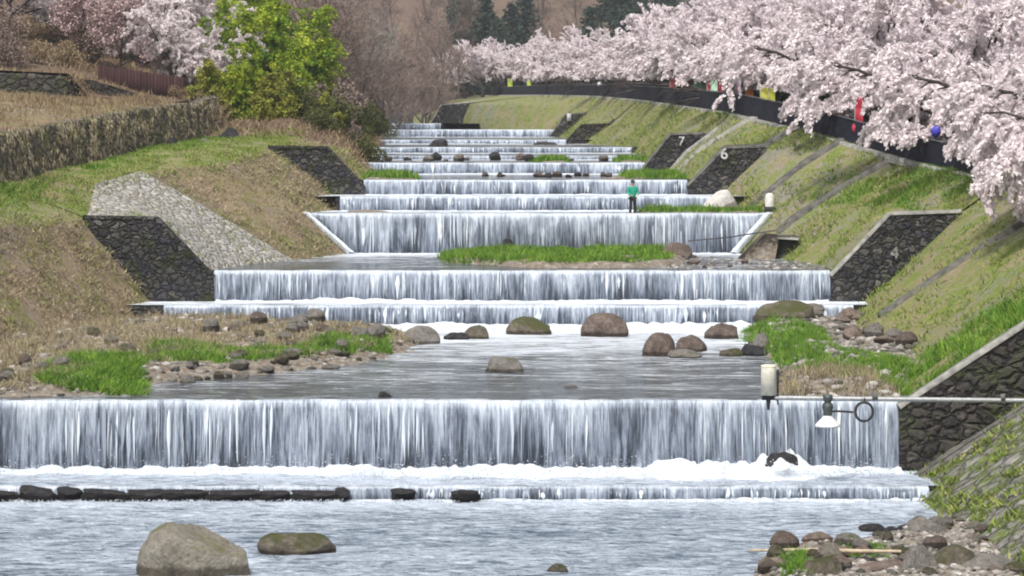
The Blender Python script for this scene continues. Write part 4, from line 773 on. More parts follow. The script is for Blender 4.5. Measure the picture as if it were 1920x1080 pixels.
# ------------------------------------------------------------------ trees
class Tree:
    def __init__(s, seed): s.r = np.random.default_rng(seed); s.wood = MB(); s.rib = []; s.tips = []; s.prm = None
    def branch(s, p, d, Ln, r, lev):
        q = s.prm; r_ = s.r; n = q['seg'][lev]; pts = [p.copy()]; ds = []
        for k in range(n):
            d = d + r_.normal(0, q['wob'][lev], 3) + np.array(q['bias']) * q['biasw'][lev] + np.array([0, 0, q['droop'][lev]]) * (k / n)
            d = d / np.linalg.norm(d); p = p + d * Ln / n; pts.append(p.copy()); ds.append(d.copy())
        pts = np.array(pts); last = lev == len(q['ch'])
        rad = np.linspace(r, r * (.4 if lev < 2 else .3), n + 1)
        if lev <= q['tube']: s.wood.tube(pts, rad, 7 if lev == 0 else (5 if lev == 1 else 3), cap=False)
        else: s.rib.append((pts, rad))
        if last: s.tips.append(pts); return
        for k in range(q['ch'][lev]):
            t = q['t0'][lev] + (1 - q['t0'][lev]) * (k + r_.random()) / q['ch'][lev]; i = min(int(t * n), n - 1); f = t * n - i
            pp = pts[i] * (1 - f) + pts[i + 1] * f; dd = ds[i]; a = r_.normal(0, 1, 3); a -= dd * (a @ dd); a /= np.linalg.norm(a)
            if q.get('flat') and lev >= 1: a[2] *= q['flat']; a /= np.linalg.norm(a)
            ang = q['ang'][lev] * r_.uniform(.7, 1.25); nd = dd * math.cos(ang) + a * math.sin(ang)
            s.branch(pp, nd, Ln * q['ratio'][lev] * r_.uniform(.7, 1.2) * (1.15 - .4 * t), rad[i] * .6, lev + 1)
    def ribbons(s, wmul=1.0, wmin=.008):
        by = {}
        for pts, rad in s.rib: by.setdefault(len(pts), []).append((pts, rad))
        Vs, Fs, n0 = [], [], 0
        for n, L_ in by.items():
            A = np.array([a for a, _ in L_]); Rr = np.maximum(np.array([b_ for _, b_ in L_]) * wmul, wmin); N = len(A)
            S_ = s.r.normal(0, 1, (N, 1, 3)); T = np.gradient(A, axis=1); S_ = np.cross(T, S_); S_ /= np.linalg.norm(S_, axis=2)[..., None] + 1e-9
            V = np.stack([A - S_ * Rr[..., None], A + S_ * Rr[..., None]], 2).reshape(-1, 3); g = grid(n, 2)
            Fs.append((np.arange(N)[:, None, None] * n * 2 + g[None]).reshape(-1, 4) + n0); Vs.append(V); n0 += len(V)
        return np.concatenate(Vs), np.concatenate(Fs)
def cherry(seed, H=8.5, droop=-.12, npt=30, bl=.105, mat='blossom', lean=(-.18, 0, 0), zcut=1.9):
    t = Tree(seed); t.prm = dict(seg=[4, 7, 7, 5], wob=[.08, .13, .16, .2], bias=(lean[0], lean[1], 0), biasw=[.3, .12, .12, .1], droop=[0, droop * .5, droop * 1.6, droop * 2.4], ch=[9, 11, 10], t0=[.45, .22, .15],
                              ang=[1.0, .75, .75], ratio=[2.5, .5, .5], tube=2, flat=.6)
    t.branch(np.array([0, 0, -.4]), np.array([lean[0] * .5, 0, 1.]), H * .30, H * .035, 0)
    C, D = [], []
    for pts in t.tips:
        n = len(pts) - 1; m_ = npt; u = t.r.uniform(0, n, m_); i = np.minimum(u.astype(int), n - 1); f = (u - i)[:, None]; C.append(pts[i] * (1 - f) + pts[i + 1] * f); D.append(pts[i + 1] - pts[i])
    C = np.concatenate(C); D = np.concatenate(D); D /= np.linalg.norm(D, axis=1)[:, None]
    k_ = C[:, 2] > zcut + .5 * vn(C[:, 0] * .7, C[:, 1] * .7, 0, seed); C, D = C[k_], D[k_]
    V, F = leaves(C, bl, t.r, 2, .055, D, 1.6); w = t.wood.mesh('trunk', M['bark'])
    return w, npmesh('crown', V, F, M[mat])
def inst(name, parts, loc, rz, sc, label, cat, grp=None):
    root = bpy.data.objects.new(name, None); SC.collection.objects.link(root); root.location = loc; root.rotation_euler = (0, 0, rz); root.scale = (sc,) * 3 if not isinstance(sc, tuple) else sc
    for nm, me in parts: link(nm, me, root)
    return tag(root, label, cat, grp)
CH = [cherry(100 + k, 8.5, -.10 - .03 * k) for k in range(4)]; CHD = cherry(140, 8.5, -.46, 34, zcut=-3.6); CHM = cherry(141, 8.5, -.24, 32, zcut=.9)
def oth(k): return NUM[k] if k < 20 else 'farther'
crow = [(110, 1.2, 1.0, 4), (118, 3.4, 1.0, 5), (127, 3.6, 1.05, 5), (137, 3.2, 1.1, 5), (147, 3.4, 1.05, 5), (156, 3.2, 1.0, 1), (167, 3.0, .95, 2), (178, 3.3, 1.0, 0), (190, 3.2, .95, 3), (203, 3.4, 1.0, 1), (217, 3.2, .9, 2), (232, 3.4, .95, 0), (248, 3.2, .9, 3), (265, 3.2, .92, 1), (283, 3.2, .85, 2), (302, 3.0, .85, 0), (322, 3.4, .85, 3), (345, 3.4, .85, 1), (372, 4, .85, 2), (402, 5, .85, 0)]
r_ = np.random.default_rng(9)
for k, (y, off, s, pi) in enumerate(crow):
    p = roadpt(y, off + (.3 if y < 150 else 2.0)); me = (CH + [CHD, CHM])[pi]
    s = s * (1.3 if y > 195 else (1.12 if y > 150 else 1))
    inst('cherry_tree', [('trunk', me[0]), ('crown', me[1])], p, r_.uniform(-.7, .7), s, f'pale pink cherry in full bloom leaning over the fence, {oth(k)} counting from the camera', 'cherry tree', 'cherry trees along the road fence')
for k, y in enumerate([114, 124, 134, 145, 157, 170, 184, 200, 218, 238, 260, 286, 315]):
    p = roadpt(y, 12.5); me = CH[(k * 3 + 1) % 4]
    inst('cherry_tree', [('trunk', me[0]), ('crown', me[1])], p, r_.uniform(0, 6), 1.25 if y < 200 else 1.35, f'blooming cherry across the road behind the fence row, {oth(k)} counting from the camera', 'cherry tree', 'cherry trees across the road')
for k, (px, pyb, y, s) in enumerate([(905, 178, 425, 1.1), (950, 172, 432, 1.15), (872, 180, 440, .95), (1000, 168, 425, 1.2), (925, 170, 455, 1.25), (1040, 165, 445, 1.3)]):
    p = P(px, pyb, y); me = CH[k % 4]; inst('cherry_tree', [('trunk', me[0]), ('crown', me[1])], (p.x, y, p.z), r_.uniform(0, 6), s, f'small distant cherry at the far bend of the road, {oth(k)} of its group', 'cherry tree', 'distant cherry trees at the bend')
# dark hedge across the road
def bush(seed, n, size, mat, rx=1.6, rz=1.3, clumps=9, leaf=.16):
    r_ = np.random.default_rng(seed); c = r_.normal(0, .45, (clumps, 3)) * np.array([rx, rx, rz]); c[:, 2] = np.abs(c[:, 2]) + rz * .45
    i = r_.integers(0, clumps, n); d = r_.normal(0, 1, (n, 3)); d /= np.linalg.norm(d, axis=1)[:, None]; rad = r_.uniform(.35, 1, (n, 1)) ** .4
    C = c[i] + d * rad * np.array([rx, rx, rz]) * .5; C[:, 2] = np.maximum(C[:, 2], .03); V, F = leaves(C, leaf, r_); st = MB()
    for k in range(7):
        a = r_.normal(0, .5, 2); st.tube([(0, 0, -.3), (a[0] * .3, a[1] * .3, rz * .4), (a[0] * rx * .7, a[1] * rx * .7, rz * .9)], [.05, .035, .012], 4, cap=False)
    return [('stems', st.mesh('stems', M['bark_g'])), ('foliage', npmesh('foliage', V, F, mat))]
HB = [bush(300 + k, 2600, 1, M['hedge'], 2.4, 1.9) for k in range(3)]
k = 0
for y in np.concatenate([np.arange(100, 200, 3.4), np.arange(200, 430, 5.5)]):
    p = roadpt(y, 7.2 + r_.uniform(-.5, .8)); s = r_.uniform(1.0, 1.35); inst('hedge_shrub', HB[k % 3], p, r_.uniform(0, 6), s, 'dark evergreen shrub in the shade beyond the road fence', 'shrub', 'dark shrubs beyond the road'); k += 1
# bare trees
def bare(seed, H, mat, buds=None, ch=(9, 9, 7, 5), spread=.75):
    t = Tree(seed); t.prm = dict(seg=[5, 6, 5, 4, 3], wob=[.05, .12, .16, .2, .25], bias=(0, 0, 1), biasw=[.1, .06, .06, .05, .04], droop=[0, 0, 0, 0, 0], ch=list(ch), t0=[.25, .2, .15, .15], ang=[spread, .7, .7, .7], ratio=[.62, .48, .5, .55], tube=1)
    t.branch(np.array([0, 0, -.5]), np.array([0, 0, 1.]), H * .62, H * .016, 0); V, F = t.ribbons(1.0, .012); parts = [('trunk', t.wood.mesh('trunk', M['bark_g'])), ('crown', npmesh('crown', V, F, mat))]
    if buds:
        C = np.array([p[-1] for p in t.tips] + [p[1] for p in t.tips]); V, F = leaves(C, .11, t.r, 2, .12); parts.append(('buds', npmesh('buds', V, F, buds)))
    return parts
BT = [bare(400 + k, 12, M['twig']) for k in range(3)]; BTG = bare(410, 12, M['twig_grey']); BTP = bare(420, 6.5, M['twig_pink'], M['twig_pink'], (10, 9, 7, 5), 1.0)
bt = []
for px, pyb, y, s in [(600, 225, 192, .8), (640, 235, 205, .85), (668, 245, 222, .75), (622, 190, 222, 1.0), (655, 190, 240, 1.1), (690, 225, 250, .85), (712, 232, 268, .8), (640, 120, 262, 1.1), (690, 170, 270, 1.1), (735, 215, 290, .95), (700, 110, 300, 1.2), (745, 160, 310, 1.2), (770, 205, 325, 1.0), (660, 60, 320, 1.2), (760, 90, 345, 1.25),
                     (800, 200, 350, 1.0), (790, 140, 365, 1.2), (835, 190, 385, 1.0), (600, 130, 245, 1.1), (580, 60, 280, 1.1), (830, 130, 400, 1.2), (860, 180, 420, .9), (720, 50, 380, 1.2), (800, 60, 420, 1.2)]:
    p = P(px, pyb, y); zg = zat(L, p.x, y) if p.x < -10 else p.z; bt.append((p.x, y, min(p.z, zg + .2) if abs(p.z - zg) < 3 else zg, s))
bt.sort(key=lambda a: a[1])
for k, (x, y, zz, s) in enumerate(bt):
    inst('bare_tree', BTG if k % 5 == 4 else BT[k % 3], (x, y, zz), r_.uniform(0, 6), s, 'leafless brown tree on the left hillside, ' + (oth(k) + ' counting from the camera' if k < 20 else 'among the farthest ones'), 'bare tree', 'bare trees on the left hillside')
# far wood
def wood(n, x0, x1, y0, y1, mat, label, name, leaf, seed, crown=4.5, per=420):
    r_ = np.random.default_rng(seed); cx = r_.uniform(x0, x1, n); cy = r_.uniform(y0, y1, n)
    cz = 4 + 62 * np.clip((cy - 470) / 420, 0, 1) ** .9; C = np.stack([cx, cy, cz + crown * .9], -1); d = r_.normal(0, 1, (n * per, 3)); d /= np.linalg.norm(d, axis=1)[:, None]
    C = np.repeat(C, per, 0) + d * (r_.uniform(.2, 1, (n * per, 1)) ** .5) * crown * np.array([.8, .8, 1.1]) * (1 + .2 * vn(d[:, 0] * 3, d[:, 1] * 3, d[:, 2] * 3, seed)[:, None])
    D = np.tile([0, 0, 1.], (len(C), 1)); V, F = leaves(C, leaf, r_, 1, 0, D, 2.2); return tag(link(name, npmesh(name, V, F, mat)), label, 'wood', kind='stuff')
def conifer(seed, H, mat):
    r_ = np.random.default_rng(seed); b_ = MB(); b_.tube([(0, 0, -.5), (0, 0, H * .5), (0, 0, H)], [.22, .12, .02], 6, cap=False); C = []; D = []
    for k in range(130):
        t = (k + r_.random()) / 130; z_ = H * (.12 + .88 * t); a = r_.uniform(0, 6.28); Ln = H * .36 * (1 - t) ** .75 * r_.uniform(.6, 1.15) + .2; m_ = int(30 + 90 * (1 - t))
        u = r_.uniform(.1, 1, (m_, 1)); C.append(np.array([0, 0, z_]) + np.array([math.cos(a), math.sin(a), -.25]) * Ln * u + np.array([0, 0, .2]) * u ** 2 * Ln); D.append(np.tile([math.cos(a), math.sin(a), -.3], (m_, 1)))
    C = np.concatenate(C); D = np.concatenate(D); k_ = r_.random(len(C)) < .6; V, F = leaves(C[k_], .26, r_, 1, .3, D[k_], 1.6); return [('trunk', b_.mesh('trunk', M['bark_g'])), ('crown', npmesh('crown', V, F, mat))]
def hz_(x, y): return 4 + 62 * np.clip((y - 470) / 420, 0, 1) ** .9 + max(-x - 30, 0) * .25
CF = [conifer(700 + k, 11, M['ever']) for k in range(3)]; CL = conifer(710, 9, M['ever_l'])
q_ = 0
for y in (455, 475, 498, 525, 560, 600):
    for px in np.arange(560, 1900, 46 if y < 520 else 58):
        px = px + r_.uniform(-22, 22); yy = y + r_.uniform(-8, 8); x = (px - 960) / SCL(yy); zz = hz_(x, yy); dk = (865 < px < 1010 and y < 560) or (1090 < px < 1330); gr = 1340 < px < 1460 and y < 520
        if y == 455 and px > 880: continue
        if y > 525 and px > 1500: continue
        dk = dk and y > 465
        if gr: inst('evergreen_tree', CL, (x, yy, zz), r_.uniform(0, 6), r_.uniform(.9, 1.2), 'bright green rounded evergreen peeping above the blossom at the top edge', 'evergreen tree', 'bright evergreens on the far hill')
        elif dk: inst('evergreen_tree', CF[q_ % 3], (x, yy, zz), r_.uniform(0, 6), r_.uniform(.9, 1.3), 'dark conifer on the far hill left of the blossom' if px < 1050 else 'dark conifer on the far hill above the blossom', 'conifer', 'dark conifers left of the blossom' if px < 1050 else 'dark conifers above the blossom')
        else: inst('bare_tree', BT[q_ % 3], (x, yy, zz), r_.uniform(0, 6), r_.uniform(.8, 1.15), 'leafless brown tree on the far hillside', 'bare tree', 'bare trees on the far hillside')
        q_ += 1
# bamboo grove
def bamboo(seed, H, mat, n=16, leafn=5200, spread=1.7, leaf=.2, lo=.3):
    r_ = np.random.default_rng(seed); b_ = MB(); C = []; D = []
    for k in range(n):
        a = r_.normal(0, spread * .5, 2); l = r_.normal(0, .10, 2) * H; h = H * r_.uniform(.5, 1.08); u = np.linspace(0, 1, 8)
        pts = np.stack([a[0] + l[0] * u ** 2.2, a[1] + l[1] * u ** 2.2, -.3 + h * (u - .12 * u ** 4)], -1); b_.tube(pts, np.linspace(.045, .012, 8), 5, cap=False)
        m_ = 26; t = r_.uniform(lo, 1, m_)
        for q in t:
            i = min(int(q * 7), 6); c = pts[i] + (pts[i + 1] - pts[i]) * (q * 7 - i); sp = r_.normal(0, 1, 3); sp[2] = abs(sp[2]) * .3 - .1; sp /= np.linalg.norm(sp); ln = r_.uniform(.4, 1.3) * (1.3 - q * .6); w_ = r_.uniform(0, 1, (max(4, leafn // (n * m_)), 1))
            C.append(c + sp * ln * w_ + np.array([0, 0, -.35]) * w_ ** 2); D.append(np.tile(sp + [0, 0, -.5], (len(w_), 1)))
    C = np.concatenate(C); D = np.concatenate(D); V, F = leaves(C, leaf, r_, 1, .12, D, 1.7); return [('culms', b_.mesh('culms', flatm('bamboo_culm', (.16, .17, .05), .6))), ('foliage', npmesh('foliage', V, F, mat))]
BY = [bamboo(500 + k, 10, M['bamboo'], 16, 17000, leaf=.12, lo=.08) for k in range(3)]; BG = bamboo(510, 8, M['bamboo_g'], 16, 17000, leaf=.12, lo=.08); BB = [bamboo(520 + k, 5.5, M['bamboo_b'], 16, 15000, leaf=.12, lo=.15) for k in range(2)]
bbx = []
for k, (px, pyb, y, pr, s, lb) in enumerate([(455, 225, 184, BY[0], .95, 'yellow-green bamboo clump at the left side of the grove'), (490, 235, 182, BG, .8, 'darker green bamboo clump in the middle of the grove'), (520, 240, 180, BY[1], 1.05, 'yellow-green bamboo clump at the grove centre'),
        (558, 245, 182, BG, .7, 'green bamboo clump right of the grove centre'), (592, 240, 184, BY[2], .9, 'yellow-green bamboo clump at the right side of the grove'), (490, 190, 204, BY[2], 1.15, 'tall yellow bamboo clump behind the grove centre'), (545, 190, 206, BY[0], 1.15, 'tall bamboo clump at the back right of the grove'), (440, 190, 208, BY[1], 1.1, 'tall bamboo clump at the back left of the grove'),
        (405, 232, 172, BB[0], .8, 'brownish bamboo clump low at the left of the grove'), (450, 246, 172, BY[2], .62, 'low yellow-green bamboo clump hanging down below the grove centre'), (505, 252, 171, BB[0], .8, 'yellow-brown bamboo clump above the path end'), (548, 262, 173, BY[0], .6, 'low yellow-green bamboo clump at the lower right of the grove'), (375, 200, 190, BG, .6, 'short dark bamboo clump behind the brown fence end'),
        (600, 264, 172, BB[0], .6, 'small yellow-brown clump above the rounded wall')]):
    p = P(px, pyb, y); zg = zat(L, p.x, y); inst('bamboo_clump', pr, (p.x, y, min(p.z, zg + 1)), r_.uniform(0, 6), s, lb, 'bamboo', 'bamboo grove on the left bank')
# bushes on the left bank
OB = [bush(600 + k, 2600, 1, M['bush'], 1.7, 1.3, 9, .13) for k in range(3)]; RBs = [bush(610 + k, 2200, 1, M['rust'], 1.5, 1.1, 9, .10) for k in range(2)]; DB = bush(620, 2600, 1, M['twig'], 1.7, 1.4, 9, .12)
k = 0
for px, pyb, y in [(570, 268, 172), (600, 272, 168), (630, 280, 172), (650, 288, 176), (665, 280, 186), (672, 272, 196), (640, 250, 184), (605, 240, 184), (680, 262, 210), (660, 235, 205), (690, 250, 225), (625, 215, 200), (700, 245, 245), (670, 215, 225), (680, 300, 172), (545, 262, 175), (700, 232, 262), (720, 225, 285), (745, 220, 305)]:
    p = P(px, pyb, y); zg = zat(L, p.x, y); inst('bank_bush', (OB + [DB])[k % 4], (p.x, y, zg - .1), r_.uniform(0, 6), r_.uniform(.75, 1.1) * (.8 if pyb > 265 else 1), f'tangled olive bush on the overgrown left bank, {oth(k)} counting upstream', 'bush', 'bushes on the left bank above the fourth weir'); k += 1
for j, (px, pyb, y) in enumerate([(20, 150, 172), (70, 145, 176), (130, 150, 178), (10, 110, 186), (60, 105, 190), (115, 110, 192), (160, 140, 184), (345, 215, 172), (375, 222, 171)]):
    p = P(px, pyb, y); zg = zat(L, p.x, y); inst('brush_shrub', RBs[j % 2] if j % 3 else DB, (p.x, y, max(zg - .1, p.z - .6) if px < 300 else zg), r_.uniform(0, 6), (.9 if px < 300 else .5), f'rusty dry shrub on the upper left terraces, {oth(j)} in the band', 'shrub', 'rusty shrubs on the upper terraces')
# left cherries and the pink tree
CW = cherry(160, 8, -.14, 34, .12, 'blossom_w', (.25, 0, 0), .8)
for px, pyb, y, s, rz, lb in [(318, 185, 178, .82, 0, 'white blossoming tree leaning right beside the bamboo grove'), (290, 160, 190, 1.15, .8, 'broad pale blossoming tree behind the reddish budding tree'), (20, 100, 190, .9, 1.5, 'pale blossoming tree in the top left corner')]:
    p = P(px, pyb, y); inst('blossom_tree', [('trunk', CW[0]), ('crown', CW[1])], (p.x, y, zat(L, p.x, y)), rz, s, lb, 'blossom tree')
for px, pyb, y, s, lb in [(225, 150, 180, 1.05, 'reddish budding tree left of the white blossoming tree'), (150, 140, 183, .95, 'reddish-grey budding tree above the rusty shrubs')]:
    p = P(px, pyb, y); inst('budding_tree', BTP, (p.x, y, zat(L, p.x, y)), .4 + s, s, lb, 'budding tree', 'budding trees on the upper terrace')
for px, y, lb in [(60, 205, 'grey bare tree behind the top left blossom'), (130, 212, 'grey bare tree behind the rusty shrubs'), (250, 215, 'grey bare tree behind the reddish tree'), (340, 222, 'grey bare tree behind the white blossoming tree'), (10, 215, 'grey bare tree at the left frame edge')]:
    p = P(px, 120, y); inst('bare_tree', BTG, (p.x, y, zat(L, p.x, y)), r_.uniform(0, 6), .8, lb, 'bare tree', 'grey trees at the upper left')
# brown board fence at the upper left
bf = bpy.data.objects.new('board_fence', None); SC.collection.objects.link(bf); pa, pb_ = P(185, 172, 174), P(345, 196, 172); bf.location = pa
bm_ = NT('brown_boards', .85, .2); nn = bm_.noise(1, bm_.co((9, 9, .5)), 3, .6); bm_.base(bm_.ramp(nn, [(.3, (.022, .010, .011)), (.7, (.06, .027, .027))]))
n = 26; b = MB()
for k in range(n):
    q = pa + (pb_ - pa) * ((k + .5) / n) - pa; b.box((q.x, q.y, q.z + .78 + .02 * math.sin(k * 2.3)), (abs(pb_.x - pa.x) / n * .94, .03, 1.75))
b.build('boards', bm_.m, bf)
b = MB(); b.tube([(0, .06, .4), (pb_.x - pa.x, pb_.y - pa.y + .06, .4 + pb_.z - pa.z)], .04, 5); b.tube([(0, .06, 1.3), (pb_.x - pa.x, pb_.y - pa.y + .06, 1.3 + pb_.z - pa.z)], .04, 5); b.build('rail', bm_.m, bf)
for k in range(5):
    q = (pb_ - pa) * (k / 4); b = MB(); b.box((q.x, q.y + .1, q.z + .7), (.12, .12, 2.0)); b.build('post', bm_.m, bf)
tag(bf, 'dark brown board fence above the long terrace wall', 'fence')
# ------------------------------------------------------------------ banners and lanterns behind the road fence
def cm(nm, c): return flatm(nm, c, .6, 0, .12, 5)
pole = flatm('pale_pole', (.4, .38, .35), .5)
def banner(px, c, w, h, label, off=.9, z0=.75):
    y = road_at_px(px, off); root = bpy.data.objects.new('banner', None); SC.collection.objects.link(root); root.location = roadpt(y, off)
    b_ = MB(); b_.tube([(0, 0, 0), (0, 0, z0 + h + .1)], .025, 6); b_.tube([(0, 0, z0 + h), (w, 0, z0 + h)], .015, 5); b_.build('pole', pole, root)
    n = 12; V = [(x_ + .02, .06 * math.sin(q * .9 + x_ * 6), z0 + h * q / n) for q in range(n + 1) for x_ in np.linspace(0, w, 5)]
    link('cloth', npmesh('cloth', V, grid(n + 1, 5), cm('banner_cloth', c), True), root); tag(root, label, 'banner', 'festival banners behind the road fence')
for a in [(1255, (.62, .16, .17), .5, 1.4, 'pink-red banner farthest left in the row under the blossom'), (1282, (.42, .13, .05), .45, 1.5, 'rust-brown banner second in the row'), (1300, (.03, .14, .09), .5, 1.2, 'dark green banner beside the rust-brown one'), (1325, (.35, .07, .05), .5, 1.0, 'dark red banner left of the pale green one'),
          (1332, (.35, .55, .42), .45, 1.5, 'pale green banner in the row'), (1345, (.62, .07, .09), .3, 1.6, 'narrow crimson banner right of the pale green one'), (1358, (.68, .04, .04), .3, 1.4, 'bright red narrow banner'), (1377, (.5, .25, .4), .35, 1.6, 'mauve striped-looking narrow banner'), (1396, (.80, .22, .03), .45, 1.7, 'orange banner right of the mauve one'), (1424, (.36, .36, .05), .4, 1.2, 'yellow banner with a wide cloth'), (1438, (.30, .30, .03), .4, 1.3, 'olive-yellow banner farthest right in the row'),
          (952, (.40, .48, .05), .7, 1.8, 'yellow-green banner at the far left end of the road fence'), (988, (.45, .55, .08), .5, 1.8, 'narrow yellow-green banner near the far end of the road fence'), (1603, (.42, .03, .06), .4, 1.6, 'red banner half hidden in blossom'), (1836, (.55, .04, .07), .35, 1.3, 'red banner near the right edge beside the green lantern')]:
    banner(*a)
def lantern(px, py, c, label, off=.5, r=.25):
    y = road_at_px(px, off); base_ = roadpt(y, off); top = P(px, py, y); root = bpy.data.objects.new('lantern', None); SC.collection.objects.link(root); root.location = base_; h = top.z - base_.z
    b_ = MB(); b_.tube([(0, 0, 0), (0, 0, h - .3)], .03, 6); b_.build('post', metal_d, root)
    a = np.linspace(0, math.pi, 13); b_ = MB(); b_.lathe((0, 0, h), [(max(.09, r * math.sin(q)) * (1 + .03 * (j % 2)), -r * 1.15 * math.cos(q)) for j, q in enumerate(a)], 18); b_.build('shade', cm('lantern_paper', c), root, smooth=True)
    b_ = MB(); b_.lathe((0, 0, h), [(0, r * 1.22), (.12, r * 1.22), (.12, r * 1.1)], 12); b_.lathe((0, 0, h), [(.12, -r * 1.1), (.12, -r * 1.25), (0, -r * 1.25)], 12); b_.build('cap', metal_d, root)
    tag(root, label, 'lantern', 'round lanterns on the road fence')
for a in [(1712, 252, (.04, .13, .62), 'bright blue round lantern'), (1755, 246, (.06, .05, .42), 'deep blue round lantern right of the bright blue one'), (1854, 246, (.05, .42, .2), 'green round lantern near the right edge'), (1905, 252, (.08, .36, .2), 'green round lantern closest to the right edge'), (1645, 242, (.55, .4, .36), 'cream-pink round lantern between the red and the blue ones'), (1606, 240, (.42, .04, .08), 'red round lantern under the red banner'), (1124, 158, (.7, .66, .68), 'white round lantern at the far stretch of the fence')]:
    lantern(*a)
# ------------------------------------------------------------------ water gauge arm from the right bank
YG = 84.0; arm = bpy.data.objects.new('gauge_arm', None); SC.collection.objects.link(arm); pA, pB = P(1452, 746, YG), P(1990, 752, YG); arm.location = pB
galv = flatm('galvanised_pipe', (.36, .37, .37), .4, .5, .2, 10)
b = MB(); b.tube([pA - pB, (0, 0, 0)], .075, 14); b.build('pipe', galv, arm, smooth=True)
b = MB(); b.box((.2, 0, -.6), (.5, .5, 2.0)); b.build('footing', M['concrete'], arm)
b = MB(); q = P(1640, 745, YG) - pB; b.box((q.x, 0, q.z + .05), (.16, .2, .22)); q = P(1880, 745, YG) - pB; b.box((q.x, 0, q.z), (.12, .22, .2)); b.build('clamp', M['concrete_d'], arm)
q = P(1441, 712, YG) - pB; r0 = 14 / SCL(YG); h0 = 58 / SCL(YG)
b = MB(); b.lathe(q, [(0, -h0 / 2), (r0, -h0 / 2), (r0, h0 / 2 - .06), (r0 * .93, h0 / 2 - .02), (r0 * .6, h0 / 2), (0, h0 / 2)], 24); b.build('sensor_housing', flatm('cream_housing', (.58, .56, .47), .5), arm, smooth=False)
b = MB(); b.lathe(q, [(0, h0 / 2 + .001), (r0 * 1.04, h0 / 2 - .03), (r0 * 1.04, h0 / 2 - .07), (r0, h0 / 2 - .08)], 24); b.build('cap', flatm('yellowed_cap', (.66, .63, .45), .5), arm)
b = MB(); b.box((q.x + .05, 0, q.z - h0 / 2 - .08), (.5, .12, .14)); b.tube([(q.x, 0, q.z - h0 / 2), (q.x, 0, q.z - h0 / 2 - .45)], [.09, .04], 8); b.tube([(q.x + .25, 0, q.z - h0 / 2), (q.x + .3, 0, q.z - h0 / 2 - .3)], .03, 6); b.tube([(q.x + .28, 0, q.z + .3), (q.x + .28, 0, q.z - h0 / 2)], .04, 6); b.build('bracket', flatm('black_iron', (.02, .02, .022), .6), arm)
tag(arm, 'horizontal grey pipe arm reaching over the nearest fall with a cream cylinder at its end', 'gauge arm')
lamp = bpy.data.objects.new('hanging_lamp', None); SC.collection.objects.link(lamp); q = P(1552, 746, YG - .02); lamp.location = q; sg = 1 / SCL(YG)
gm = flatm('grey_green_metal', (.07, .085, .08), .5, .4)
b = MB(); b.lathe((0, 0, 0), [(0, 6 * sg), (9 * sg, 6 * sg), (10 * sg, 0), (8 * sg, -6 * sg), (6 * sg, -8 * sg), (10 * sg, -12 * sg), (11 * sg, -18 * sg), (8 * sg, -26 * sg), (9 * sg, -33 * sg)], 18); b.tube([(0, 0, -14 * sg), (0, -.02, -30 * sg)], .05, 8); b.build('housing', gm, lamp, smooth=True)
b = MB(); b.lathe((0, 0, 0), [(7 * sg, -30 * sg), (9 * sg, -36 * sg), (23 * sg, -50 * sg), (24 * sg, -54 * sg), (22 * sg, -54 * sg), (8 * sg, -38 * sg)], 28); b.build('lamp_shade', flatm('pale_enamel', (.80, .76, .78), .35, 0, .04), lamp, smooth=True)
b = MB(); b.tube([(0, 0, -27 * sg), (.25, 0, -25 * sg), (.55, 0, -26 * sg), (.78, 0, -27 * sg)], .035, 8); b.build('cable', flatm('black_rubber', (.015, .015, .017), .6), lamp)
tag(lamp, 'grey lamp with a white conical shade hanging under the pipe arm', 'lamp')
a = np.linspace(0, 2 * math.pi, 40); c = P(1620, 772, YG - .1); b = MB(); b.tube([(math.cos(q) * 17 * sg, .02 * math.sin(3 * q), math.sin(q) * 18 * sg) for q in a], .035, 8, cap=False); b.tube([(math.cos(q) * 15 * sg, -.03, math.sin(q) * 16.5 * sg) for q in a], .02, 6, cap=False)
b.tube([(0, 0, 17 * sg), (.02, .03, 26 * sg)], .025, 6); o = b.build('cable_coil', flatm('coil_rubber', (.02, .02, .023), .6), smooth=True); o.location = c; tag(o, 'black round coil of cable hung from the pipe arm', 'cable')
# ------------------------------------------------------------------ the angler
def skin(name, verts, edges_, radii, mat, parent, sub=2):
    me = bpy.data.meshes.new(name); me.from_pydata(verts, edges_, []); o_ = link(name, me, parent); o_.modifiers.new('skin', 'SKIN')
    for v, r in zip(me.skin_vertices[0].data, radii): v.radius = r if isinstance(r, tuple) else (r, r)
    me.skin_vertices[0].data[0].use_root = True; sb = o_.modifiers.new('sub', 'SUBSURF'); sb.levels = sub; sb.render_levels = sub
    dg = bpy.context.evaluated_depsgraph_get(); m2 = bpy.data.meshes.new_from_object(o_.evaluated_get(dg)); o_.modifiers.clear(); o_.data = m2; m2.materials.clear(); m2.materials.append(mat)
    m2.polygons.foreach_set("use_smooth", np.ones(len(m2.polygons), bool)); m2.name = name; return o_
per = bpy.data.objects.new('person', None); SC.collection.objects.link(per); pp = P(1186, 404, steps[4][0] + .9); per.location = (pp.x, pp.y, steps[4][1] - .12); per.rotation_euler = (0, 0, .35)
skinm = flatm('skin', (.48, .30, .22), .6, 0, .05); green = flatm('green_jacket', (.015, .30, .20), .7, 0, .12, 10); dark = flatm('dark_waders', (.018, .017, .014), .7, 0, .2, 8); capm = flatm('dark_cap', (.05, .05, .055), .8)
V = [(0, 0, .92), (0, 0, 1.12), (0, .01, 1.36), (0, 0, 1.47), (0, -.02, 1.56), (0, -.035, 1.64), (0, -.01, 1.73)]; E = [(0, 1), (1, 2), (2, 3), (3, 4), (4, 5), (5, 6)]; Rd = [(.15, .11), (.14, .1), (.16, .1), .055, .062, (.078, .095), (.06, .075)]
def add(v, parent, r): V.append(v); E.append((parent, len(V) - 1)); Rd.append(r); return len(V) - 1
